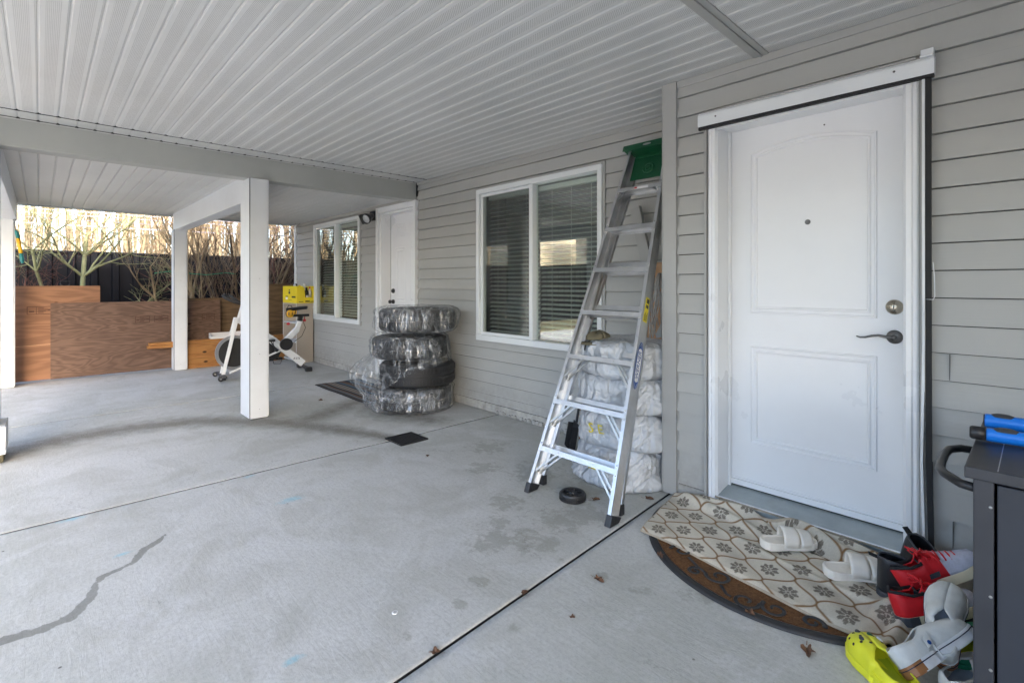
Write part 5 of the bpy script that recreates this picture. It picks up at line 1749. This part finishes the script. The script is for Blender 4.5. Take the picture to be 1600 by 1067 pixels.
t = thing('shelf_cabinet', 'beige open shelf cabinet standing against the wall under the yellow box', 'cabinet', (-8.3, 3.05, 0))
b = MB(); b.box(-8.04, -8.022, 2.93, 3.19, .003, .945); b.box(-8.62, -8.602, 2.93, 3.19, .003, .945); b.box(-8.602, -8.04, 3.17, 3.188, .003, .945); b.box(-8.602, -8.04, 2.93, 3.17, .925, .945)
b.build('carcass', M['beige'], t, bevel=.001)
for z in (.03, .32, .62): b = MB(); b.box(-8.601, -8.041, 2.935, 3.169, z, z + .018); b.build('shelf', M['trim'], t)
b = MB(); b.box(-8.04, -8.0225, 2.9285, 2.9298, .003, .945); b.box(-8.62, -8.602, 2.9285, 2.9298, .003, .945); b.build('front_edge', M['trim'], t)

t = thing('yellow_box', 'open yellow cardboard box of bottles on top of the beige cabinet', 'box', (-8.3, 3.05, .946))
bx0, bx1, by0, by1, bz0, bz1 = -8.66, -7.98, 2.92, 3.19, .947, 1.215
bx0 = -8.6
b = MB(); b.box(bx0, bx1, by0, by0 + .005, bz0, bz1); b.box(bx0, bx1, by1 - .005, by1, bz0, bz1); b.box(bx0, bx0 + .005, by0 + .005, by1 - .005, bz0, bz1)
b.box(bx0 + .005, bx1, by0 + .005, by1 - .005, bz0, bz0 + .005)
b.extr([(by0 + .005, bz0 + .005), (by1 - .005, bz0 + .005), (by1 - .005, bz1), (by1 - .035, bz1), (by1 - .035, bz0 + .09), (by0 + .13, bz0 + .09), (by0 + .115, bz1 - .02), (by0 + .06, bz1), (by0 + .005, bz1)], (bx1 - .005, 0, 0), (bx1, 0, 0), (0, 1, 0), (0, 0, 1))
bo = b.build('carton', M['boxy'], t)
b = MB()
for (x0, x1, z0, z1) in ((-8.34, -8.27, 1.09, 1.13), (-8.33, -8.28, 1.14, 1.16), (-8.47, -8.36, 1.04, 1.055), (-8.2, -8.04, 1.03, 1.055), (-8.33, -8.2, .99, .995)): b.box(x0, x1, by0 - .001, by0, z0, z1)
for (y0, y1, z0, z1) in ((2.95, 3.02, .965, .975), (3.05, 3.12, .965, .985), (3.13, 3.18, .965, .975)): b.box(bx1, bx1 + .001, y0, y1, z0, z1)
b.build('print', M['bink'], bo)
b = MB(); b.box(-8.47, -8.38, by0 - .0012, by0 - .0002, 1.0, 1.035); b.build('label', M['wsticker'], bo)
def bottle(x, y, r, h, m, mcap, l):
    tt = thing('bottle', l, 'bottle', (x, y, bz0 + .006), 'bottles in the yellow box')
    b = MB(); b.lathe([(0, 0), (r, 0), (r, h * .65), (r * .9, h * .75), (r * .35, h * .85), (r * .35, h * .9)], (x, y, bz0 + .006), 18); b.build('body', m, tt, smooth=True)
    b = MB(); b.lathe([(r * .42, h * .88), (r * .42, h), (0, h)], (x, y, bz0 + .006), 14); b.build('cap', mcap, tt, smooth=True)
    return tt
q = bottle(-8.04, 3.09, .035, .24, M['black'], M['black'], 'black bottle with white label in the yellow box')
b = MB(); b.box(-8.006, -8.003, 3.07, 3.11, 1.02, 1.07); b.build('label', M['wsticker'], q)
bottle(-8.06, 3.15, .025, .25, M['trim'], M['redp'], 'bottle with red cap in the yellow box')
bottle(-8.2, 3.12, .04, .3, M['trim'], M['trim'], 'tall white bottle in the yellow box')
bottle(-8.3, 3.0, .045, .29, M['lens'], M['trim'], 'grey bottle nearest the left end of the yellow box')
bottle(-8.14, 3.02, .035, .28, M['yellow'], M['yellow'], 'yellow bottle in the middle of the yellow box')
bottle(-8.42, 3.07, .04, .3, M['trim'], M['black'], 'white bottle with black cap in the yellow box')


# --- exercise bike (x forward = towards the handlebar end)
def bike():
    rear, front = Vector((-7.33, 2.79, 0)), Vector((-7.42, 1.70, 0))
    m = frame_mtx(front - rear, (0, 0, 1), rear)
    t = thing('exercise_bike', 'white and black exercise bike standing behind the near post', 'exercise bike', mtx=m)
    L = (front - rear).length                          # about 1.15
    kw = dict(local=True)
    for (x, hw_, nm) in ((0.0, .2, 0), (L - .04, .25, 1)):
        b = MB(); b.box(x - .03, x + .03, -hw_, hw_, .035, .065)
        s = b.build('stabiliser', M['charcoal'], t, bevel=.008, **kw)
        for sd in (-1, 1):
            b = MB()
            if nm: b.lathe([(0, -.015), (.02, -.015), (.032, -.01), (.032, .01), (.02, .015), (0, .015)], (x + .04, sd * (hw_ - .03), .034), 20, (1, 0, 0), (0, 0, 1), (0, 1, 0)); b.build('wheel', M['black'], s, smooth=True, **kw)
            else: b.box(x - .045, x + .045, sd * hw_ - .05, sd * hw_ + .03, .01, .072); b.build('foot', M['black'], s, bevel=.012, **kw)
            if nm:
                b = MB(); b.lathe([(0, -.017), (.011, -.017), (.011, .017), (0, .017)], (x + .04, sd * (hw_ - .03), .034), 14, (1, 0, 0), (0, 0, 1), (0, 1, 0)); b.build('hub', M['silver'], s, **kw)
                b = MB(); b.box(x - .03, x + .01, sd * (hw_ - .12) - .02, sd * (hw_ - .12) + .02, 0.001, .034); b.build('levelling_foot', M['black'], s, **kw)
    # frame: spar from the rear foot up to the head, seat tube, fork
    b = MB()
    b.extr([(-.05, -.028), (.05, -.028), (.05, .028), (-.05, .028)], (.02, 0, .1), (.47, 0, .50), Vector((-.66, 0, .75)), (0, 1, 0))
    b.extr([(-.045, -.028), (.045, -.028), (.045, .028), (-.045, .028)], (.40, 0, .45), (.86, 0, .78), Vector((-.58, 0, .81)), (0, 1, 0))
    b.extr([(-.045, -.027), (.045, -.027), (.04, .027), (-.04, .027)], (.32, 0, .38), (.10, 0, .60), Vector((.7, 0, .7)), (0, 1, 0))
    b.extr([(-.035, -.027), (.035, -.027), (.035, .027), (-.035, .027)], (.115, 0, .56), (.07, 0, .72), Vector((.97, 0, .2)), (0, 1, 0))
    b.build('frame', M['bikew'], t, bevel=.01, **kw)
    for sd in (-1, 1):
        b = MB(); b.extr([(-.022, -.012), (.022, -.012), (.022, .012), (-.022, .012)], (L - .05, sd * .07, .06), (.88, sd * .055, .80), (1, 0, 0), (0, 1, 0)); b.build('fork', M['bikew'], t, bevel=.004, **kw)
    b = MB(); b.bar((L - .1, -.045, .08), (L - .16, -.045, .62), .03, .02, (0, 1, 0)); b.build('brace', M['bikew'], t, **kw)
    # flywheel
    fc = (.90, 0, .335)
    b = MB(); b.lathe([(0, -.018), (.19, -.018), (.19, .018), (0, .018)], fc, 48, (1, 0, 0), (0, 0, 1), (0, 1, 0)); fw = b.build('flywheel', M['blackm'], t, **kw)
    b = MB(); b.lathe([(.19, -.024), (.225, -.024), (.228, -.018), (.228, .018), (.225, .024), (.19, .024)], fc, 60, (1, 0, 0), (0, 0, 1), (0, 1, 0)); b.build('rim', M['silver'], fw, **kw)
    # drive cover with cranks
    b = MB()
    out = [(.30, .30), (.34, .22), (.42, .17), (.60, .16), (.85, .2), (.95, .3), (.9, .4), (.7, .44), (.45, .46), (.34, .42)]
    b.extr([(x, z) for x, z in out], (0, -.035, 0), (0, -.065, 0), (1, 0, 0), (0, 0, 1)); b.build('drive_cover', M['blackm'], t, bevel=.008, **kw)
    b = MB(); b.lathe([(0, -.02), (.085, -.02), (.085, .02), (0, .02)], (.26, .04, .40), 32, (1, 0, 0), (0, 0, 1), (0, 1, 0)); b.build('side_disc', M['black'], t, **kw)
    for sd, a in ((-1, R(-120)), (1, R(60))):
        c = Vector((.40, sd * .1, .33)); e = c + Vector((.17 * math.cos(a), 0, .17 * math.sin(a)))
        b = MB(); b.bar(c, e, .012, .03, (0, 1, 0)); b.tube([c - Vector((0, sd * .06, 0)), c + Vector((0, sd * .01, 0))], .02, 12)
        ck = b.build('crank', M['black'], t, **kw)
        b = MB(); y0 = e.y + sd * .01
        b.box(e.x - .045, e.x + .045, min(y0, y0 + sd * .09), max(y0, y0 + sd * .09), e.z - .012, e.z + .012)
        b.tube([(e.x + .04, y0 + sd * .01, e.z + .01), (e.x + .09, y0 + sd * .02, e.z + .05), (e.x + .1, y0 + sd * .05, e.z + .06), (e.x + .09, y0 + sd * .08, e.z + .05), (e.x + .04, y0 + sd * .09, e.z + .01)], .005, 6)
        b.tube([(e.x - .04, y0 + sd * .02, e.z - .01), (e.x - .03, y0 + sd * .05, e.z - .08), (e.x + .06, y0 + sd * .05, e.z - .07), (e.x + .09, y0 + sd * .05, e.z + .05)], .004, 6)
        b.build('pedal', M['blackm'], t, **kw)
    # seat post, slider, knob, saddle
    b = MB(); b.extr([(-.03, -.025), (.03, -.025), (.03, .025), (-.03, .025)], (.075, 0, .70), (.055, 0, .79), (1, 0, 0), (0, 1, 0)); b.box(-.06, .24, -.027, .027, .78, .815); b.build('seat_slider', M['black'], t, bevel=.004, **kw)
    b = MB(); b.lathe([(0, 0), (.02, .005), (.024, .02), (.018, .035), (0, .04)], (0.0, 0, .705), 16); b.tube([(0, 0, .735), (0, 0, .78)], .006, 8); b.lathe([(0, 0), (.02, .005), (.024, .02), (.018, .035), (0, .04)], (.21, -.05, .66), 16); b.build('knob', M['redp'], t, smooth=True, **kw)
    b = MB(); b.tube([(.1, 0, .81), (.1, 0, .87)], .016, 10); b.build('seat_post', M['silver'], t, **kw)
    b = MB(); rows = []
    for i in range(15):
        s = i / 14; x = -.03 + .28 * s
        w_ = lerp_list([(0, .05), (.08, .10), (.25, .105), (.5, .055), (.8, .028), (1, .018)], s)
        zt = .905 + .012 * math.cos(s * PI) ; th = .035
        rows.append([(x, w_ * math.cos(a), zt + (th * .5 * math.sin(a) if math.sin(a) > 0 else th * math.sin(a))) for a in [2 * PI * j / 16 for j in range(17)]])
    b.grid(rows); b.add([rows[0][j] for j in range(16)], [tuple(range(16))]); b.add([rows[-1][j] for j in range(16)], [tuple(range(15, -1, -1))])
    b.build('saddle', M['black'], t, smooth=True, **kw)
    # handlebars
    b = MB(); b.extr([(-.02, -.018), (.02, -.018), (.02, .018), (-.02, .018)], (.86, 0, .76), (.80, 0, .98), (1, 0, 0), (0, 1, 0)); b.build('handlebar_post', M['bikew'], t, bevel=.004, **kw)
    b = MB()
    for sd in (-1, 1):
        b.tube([(.80, 0, .98), (.80, sd * .12, .98), (.82, sd * .2, .985), (.86, sd * .22, 1.0), (.93, sd * .21, 1.05), (.99, sd * .19, 1.11)], .016, 10)
        b.tube([(.84, sd * .1, .985), (.92, sd * .08, 1.02), (1.0, sd * .06, 1.06), (1.03, sd * .055, 1.1)], .018, 10)
    b.box(.76, .84, -.07, .07, .97, 1.01)
    hb = b.build('handlebar', M['black'], t, smooth=True, **kw)
    b = MB()
    for sd in (-1, 1): b.lathe([(0, .003), (.015, .0)], (1.0, sd * .19, 1.118), 12)
    b.build('bar_end', M['silver'], hb, **kw)
    mm = frame_mtx((-.66 * -1, 0, .55), (0, -1, 0), (.13, -.0305, .18)) 
    text('AVX', .05, frame_mtx((-1, 0, -.05), (0, 1, 0), (.12, .029, .185)), M['bink'], t, local=True, shear=.3)
    b = MB()
    b.tube([(.82, .03, .97), (.78, .05, .85), (.80, .04, .7), (.84, .03, .55)], .004, 6)
    b.tube([(.06, .02, .80), (.0, .05, .62), (.05, .04, .5), (.16, .035, .42)], .004, 6)
    b.build('cable', M['black'], t, smooth=True, **kw)
    b = MB(); b.lathe([(0, 0), (.03, .003), (.032, .02), (.028, .035), (0, .04)], (.72, 0, .74), 16); b.build('resistance_knob', M['black'], t, smooth=True, **kw)
    b = MB(); b.extr([(-.012, -.012), (.012, -.012), (.012, .012), (-.012, .012)], (L - .12, .075, .08), (.30, .03, .33), (0, 0, 1), (0, 1, 0)); b.build('side_bar', M['bikew'], t, bevel=.003, **kw)
    # ear muffs hanging from the saddle
    mw = m
    t2 = thing('ear_muffs', 'yellow and black ear muffs hanging from the bike saddle', 'ear muffs', mtx=m @ Matrix.Translation((.23, 0, .86)))
    for (o_, nm) in (((-.01, .075, -.03), 1), ((-.075, -.01, -.01), 0)):
        b = MB(); b.lathe([(0, .035), (.035, .033), (.048, .02), (.05, .0)], o_, 24, (1, 0, 0), (0, 0, 1), (-.3, .95, 0), .9, 1.1)
        c_ = b.build('ear_cup', M['amber'], t2, smooth=True, local=True)
        b = MB(); b.lathe([(.05, 0), (.05, -.02), (.03, -.025), (0, -.02)], o_, 20, (1, 0, 0), (0, 0, 1), (-.3, .95, 0), .9, 1.1)
        for s_q in (-1, 1): b.box(o_[0] + s_q * .022 - .004, o_[0] + s_q * .022 + .004, o_[1] + .025, o_[1] + .037, o_[2] - .02, o_[2] + .02)
        b.build('cushion', M['black'], c_, smooth=True, local=True)
    b = MB(); b.tube([(-.01, .08, -.0), (.02, .075, .06), (0, .04, .085), (-.05, .0, .075), (-.075, -.01, .03)], .006, 8); b.build('headband', M['black'], t2, smooth=True, local=True)


bike()

# pole tool hanging on the far left post
t = thing('pole_grip', 'yellow and green hanging grip of a tool tied to the leftmost post', 'tool grip', (-8.47, -.2, 1.5))
b = MB(); b.tube([(-8.45, -.215, 1.90), (-8.45, -.20, 1.87), (-8.45, -.19, 1.80)], [.006, .02, .018], 12); b.tube([(-8.45, -.165, 1.62), (-8.45, -.155, 1.54), (-8.45, -.152, 1.50)], [.018, .022, .012], 12); b.build('ferrule', M['teal'], t, smooth=True)
b = MB(); b.tube([(-8.45, -.19, 1.80), (-8.45, -.165, 1.62)], .019, 12); b.build('grip', M['amber'], t, smooth=True)
b = MB(); b.tube([(-8.45, -.215, 1.90), (-8.46, -.225, 1.98), (-8.48, -.21, 2.03), (-8.494, -.235, 2.02)], .003, 6); b.build('wire', M['black'], t)
# D-handle of a shovel behind the plywood
t = thing('shovel', 'D-handled shovel standing behind the leftmost plywood sheet', 'shovel', (-9.15, .25, 0.02))
b = MB(); b.tube([(-9.15, .25, .02), (-9.12, .25, 1.2)], .014, 8); b.build('shaft', M['lumber'], t)
b = MB(); b.tube([(-9.12, .25, 1.2), (-9.12, .205, 1.24), (-9.12, .2, 1.285), (-9.12, .3, 1.285), (-9.12, .295, 1.24), (-9.12, .25, 1.2)], .009, 6); b.build('grip', M['black'], t)

# ------------------------------------------------------------------ fences
def steel_fence(x, y0, y1, h, along='Y', label='', name='steel_fence', sgn=1):
    t = thing(name, label, 'fence', ((x, (y0 + y1) / 2, 0) if along == 'Y' else ((y0 + y1) / 2, x, 0)))
    prof = []
    y = y0
    k = 0
    while y < y1:
        prof += [(y, 0), (y + .15, 0), (y + .17, .05), (y + .25, .05), (y + .27, 0)]
        y += .29; k += 1
    b = MB()
    for z0, z1 in ((0.0, h),):
        rows = [[((x + sgn * d, yy, z) if along == 'Y' else (yy, x + sgn * d, z)) for yy, d in prof] for z in (z0, z1)]
        b.grid(rows)
    b.build('fence_panel', M['fence'], t, solid=.002)
    b = MB()
    if along == 'Y': b.box(x - .03, x + .045, y0, y1, h, h + .035)
    else: b.box(y0, y1, x - .03, x + .045, h, h + .035)
    b.build('top_rail', M['fence'], t)
    y = y0
    while y < y1:
        b = MB()
        if along == 'Y': b.box(x - .035, x + .04, y, y + .06, 0, h - .005)
        else: b.box(y, y + .06, x - .035, x + .04, 0, h - .005)
        b.build('fence_post', M['fence'], t); y += 2.4
    return t


steel_fence(-11.2, -12, 12, 1.77, 'Y', 'dark corrugated steel fence beyond the far end of the patio')
steel_fence(-9.5, -32, 8, 2.0, 'X', 'dark fence along the garden behind the camera', sgn=1)

# ------------------------------------------------------------------ trees
def limb(b, p, d, ln, r, depth, spread=.5, up=.12, sides=5, wob=.12, kids=3, rmin=.0022):
    n = max(3, int(ln / .12)); n = min(n, 7)
    pts = [p]; rs_ = [r]
    for i in range(n):
        d = (d + Vector((random.gauss(0, wob), random.gauss(0, wob), random.gauss(0, wob) + up * .3))).normalized()
        p = p + d * (ln / n); pts.append(p); rs_.append(max(rmin, r * (1 - .55 * (i + 1) / n)))
    b.tube(pts, rs_, sides if depth > 1 else 3, cap=False)
    if depth <= 0: return
    for k in range(kids + (1 if depth > 1 else 0)):
        i = random.randint(max(1, n // 3), n)
        q = pts[i]
        a = random.uniform(0, 2 * PI)
        side = d.cross(Vector((math.cos(a), math.sin(a), .2))).normalized()
        nd = (d * (1 - spread) + side * spread + Vector((0, 0, up))).normalized()
        limb(b, q, nd, ln * random.uniform(.5, .8), rs_[i] * random.uniform(.5, .75), depth - 1, spread, up, sides, wob, kids, rmin)


def tree(name, label, cat, base, stems, m, group=None):
    """stems: list of (dir, length, radius, depth, kw)"""
    t = thing(name, label, cat, base, group)
    bt = MB(); bc_ = MB()
    base = Vector(base)
    for (d, ln, r, dep, kw) in stems:
        p = base + Vector((random.uniform(-.04, .04), random.uniform(-.04, .04), 0)) * (len(stems) > 1)
        d = Vector(d).normalized()
        n = 6; pts = [p]; rs_ = [r]
        for i in range(n):
            d = (d + Vector((random.gauss(0, .06), random.gauss(0, .06), 0))).normalized()
            p = p + d * (ln / n); pts.append(p); rs_.append(r * (1 - .4 * (i + 1) / n))
        bt.tube(pts, rs_, 8, cap=False)
        kk = dict(kw); nk = kk.pop('n', 5); lk = kk.pop('lk', ln * .7); frm = kk.pop('frm', 2)
        for k in range(nk):
            i = random.randint(frm, n)
            a = random.uniform(0, 2 * PI)
            sp = kk.get('spread', .5)
            nd = (d * (1 - sp) + Vector((math.cos(a), math.sin(a), .3)) * sp).normalized()
            limb(bc_, pts[i], nd, lk * random.uniform(.7, 1.1), rs_[i] * .6, dep, **kk)
    bt.build('trunk', m, t, smooth=True)
    bc_.build('crown', m, t, smooth=True)
    return t


tree('bare_maple', 'small bare moss-green maple with arching branches in front of the fence at the left', 'tree', (-9.9, .38, .0),
     [((0, .02, 1), 2.1, .042, 3, dict(n=10, lk=1.0, spread=.66, up=.12, kids=2, frm=4)), ((0, -.28, 1), 1.8, .03, 3, dict(n=6, lk=.8, spread=.6, up=.12, kids=3, frm=5)),
      ((.1, .55, .85), 1.45, .016, 2, dict(n=5, lk=.5, spread=.55, up=.02, kids=3, frm=4))], M['bark_g'])
tree('bare_tree', 'slender bare tree with leaning forked trunk just left of the far post', 'tree', (-9.7, 1.62, .0),
     [((0, -.1, 1), 2.0, .04, 3, dict(n=6, lk=.9, spread=.45, up=.3, kids=2, frm=4)), ((0, .12, 1), 2.0, .03, 3, dict(n=5, lk=.8, spread=.45, up=.3, kids=2, frm=4)), ((0, -.4, 1), 1.6, .02, 2, dict(n=4, lk=.7, spread=.45, up=.3, frm=4))], M['bark_t'])
sh = [(-9.75, 2.05, 'bark_t'), (-9.95, 2.3, 'bark_t'), (-9.8, 2.55, 'bark_d'), (-9.7, 2.8, 'bark_t'), (-10.0, 3.05, 'bark_d'), (-9.8, 3.3, 'bark_r'), (-10.1, 3.7, 'bark_d')]
ll = ['thick leaning stem shrub right of the far post', 'multi-stemmed bare shrub second from the far post', 'dark twiggy shrub behind the handlebars', 'upright pale-stemmed shrub left of the near post', 'dark bare shrub hidden partly by the near post', 'reddish bare shrub right of the near post', 'dark twiggy shrub beside the house corner']
for (x, y, mm), l in zip(sh, ll):
    st = []
    for k in range(4):
        a = random.uniform(0, 2 * PI)
        st.append(((.22 * math.cos(a), .35 * math.sin(a), 1), random.uniform(1.5, 2.2), random.uniform(.012, .034), 2, dict(n=6, lk=.8, spread=.42, up=.16, kids=2, wob=.14)))
    tree('bare_shrub', l, 'shrub', (x, y, 0), st, M[mm], 'bare shrubs behind the plywood')
st = [((random.uniform(-.4, .4), random.uniform(-.6, .8), 1), random.uniform(.9, 1.4), .008, 2, dict(n=4, lk=.5, spread=.6, up=0, kids=2, wob=.3)) for k in range(10)]
tree('bramble', 'tangled reddish bramble behind the leftmost post', 'bramble', (-9.5, -.25, 0), st, M['bark_r'])

# wood beyond the fence: a few prototypes, copied
protos = []
for k in range(5):
    lean = random.uniform(-.04, .04)
    tt = tree('woodland_tree', 'bare straight tree trunk in the wood beyond the steel fence', 'tree', (0, 0, 0),
              [((lean, lean * .7, 1), 9.5, random.uniform(.035, .08), 1, dict(n=20, lk=1.0, spread=.42, up=.6, kids=2, rmin=.005, wob=.1, frm=0))], M['bark_f' if k % 5 else 'bark_t'], 'bare trees in the wood beyond the fence')
    protos.append(tt)
cnt = 0
rnd = random.Random(11)
for i in range(215):
    x = -rnd.uniform(13.5, 34)
    u = rnd.uniform(-.12, .47) if i < 180 else rnd.uniform(-.8, .9)
    y = -x * u
    if i < 5: o = protos[i]
    else: o = copy_tree(protos[i % 5])
    o.location = (x, y, 0); s_ = rnd.uniform(.8, 1.15)
    o.scale = (s_, s_, rnd.uniform(.85, 1.15)); o.rotation_euler = (rnd.uniform(-.03, .03), rnd.uniform(-.03, .03), rnd.uniform(0, 6.28))
# brush as one mass
b = MB()
for i in range(900):
    x = -rnd.uniform(12, 30); y = -x * rnd.uniform(-.15, .5) ; z = rnd.uniform(0, 1.0) ** 1.3 * 2.6
    d = Vector((rnd.gauss(0, .5), rnd.gauss(0, .6), rnd.uniform(.2, 1))).normalized()
    p = Vector((x, y, z)); ln = rnd.uniform(.4, 1.4)
    r = .004 + .0003 * -x
    q = p + d * ln * .5 + Vector((rnd.gauss(0, .06), rnd.gauss(0, .06), 0))
    b.tube([p, q, p + d * ln + Vector((rnd.gauss(0, .1), rnd.gauss(0, .1), 0))], [r, r * .8, r * .4], 3, cap=False)
tag(b.build('undergrowth', M['bark_f']), 'tan mass of bare twigs and brush between the woodland trunks', 'brush', kind='stuff')
b = MB()
for i in range(420):
    x = -rnd.uniform(9.6, 11.0); y = rnd.uniform(1.4, 4.2); z = rnd.uniform(0.5, 2.6)
    d = Vector((rnd.gauss(0, .6), rnd.gauss(0, .8), rnd.uniform(-.2, .9))).normalized()
    p = Vector((x, y, z)); ln = rnd.uniform(.15, .5)
    b.tube([p, p + d * ln * .5 + Vector((0, 0, .02)), p + d * ln], [.003, .0025, .0015], 3, cap=False)
tag(b.build('twigs', M['bark_r']), 'fine tangled red-brown twigs among the shrubs', 'twigs', kind='stuff')

for i, (z, r) in enumerate(((2.73, .012), (2.66, .012), (2.45, .014), (2.58, .008))):
    b = MB(); b.tube([(-14 - i * .1, y, z + .0018 * (y - 4) ** 2 + .036 * (y + 12) * .5 - .2) for y in range(-14, 20, 2)], r, 5)
    tag(b.build('utility_wire', M['wire']), ['topmost overhead wire beyond the fence', 'second overhead wire from the top beyond the fence', 'lowest overhead wire crossing the maple', 'thin overhead wire between the others'][i], 'wire', 'overhead wires beyond the fence')

# green twine tied across the shrubs
b = MB(); b.tube([(-9.45, 1.75, 1.42), (-9.45, 2.0, 1.40), (-9.5, 2.3, 1.44), (-9.5, 2.45, 1.42)], .006, 5); b.tube([(-9.5, 1.3, 1.42), (-9.48, 1.5, 1.45), (-9.48, 1.7, 1.44)], .006, 5)
tag(b.build('garden_twine', M['twine']), 'green garden twine tied round the shrubs', 'twine')

# ------------------------------------------------------------------ what the windows mirror, behind the camera
t = thing('neighbour_house', 'cream sided neighbouring house mirrored in the window', 'house', (-22, -18, 0))
b = MB(); siding(b, -28, -19.8, 0, 5.6, -14); b.box(-28, -19.8, -22, -14.0, 0, 5.6); b.v = [(v[0], v[1] + (.0 if v[1] > -20 else 0), v[2]) for v in b.v]; b.build('wall', M['stucco'], t)
b = MB(); b.extr([(-22.4, 5.6), (-13.5, 5.6), (-18, 7.6)], (-28.5, 0, 0), (-19.4, 0, 0), (0, 1, 0), (0, 0, 1)); b.build('roof', M['roofm'], t)
t = thing('neighbour_shed', 'small cream building mirrored between the window panes', 'shed', (-14.8, -15, 0))
b = MB(); b.box(-17.6, -15.4, -18, -15, 0, 4.4); b.build('wall', M['stucco'], t)
b = MB(); b.box(-17.8, -15.2, -18.2, -14.8, 4.4, 4.6); b.build('roof', M['roofm'], t)
tree('garden_tree', 'bare spreading tree mirrored in the window', 'tree', (-11.6, -10.5, 0), [((.0, 0, 1), 2.3, .09, 4, dict(n=9, lk=1.8, spread=.62, up=.12, kids=3, rmin=.006, frm=3))], M['bark_d'])
for (x, y) in ((-19, -12), (-26, -11.5), (-31, -13), (-36, -12)):
    o = copy_tree(protos[int(-x) % 5]); o.location = (x, y, 0); o.scale = (1.2, 1.2, .9)
    o['label'] = 'bare tree in the garden behind the camera'; o['group'] = 'bare trees behind the camera'
print('verts', sum(len(o.data.vertices) for o in sc.objects if o.type == 'MESH'))
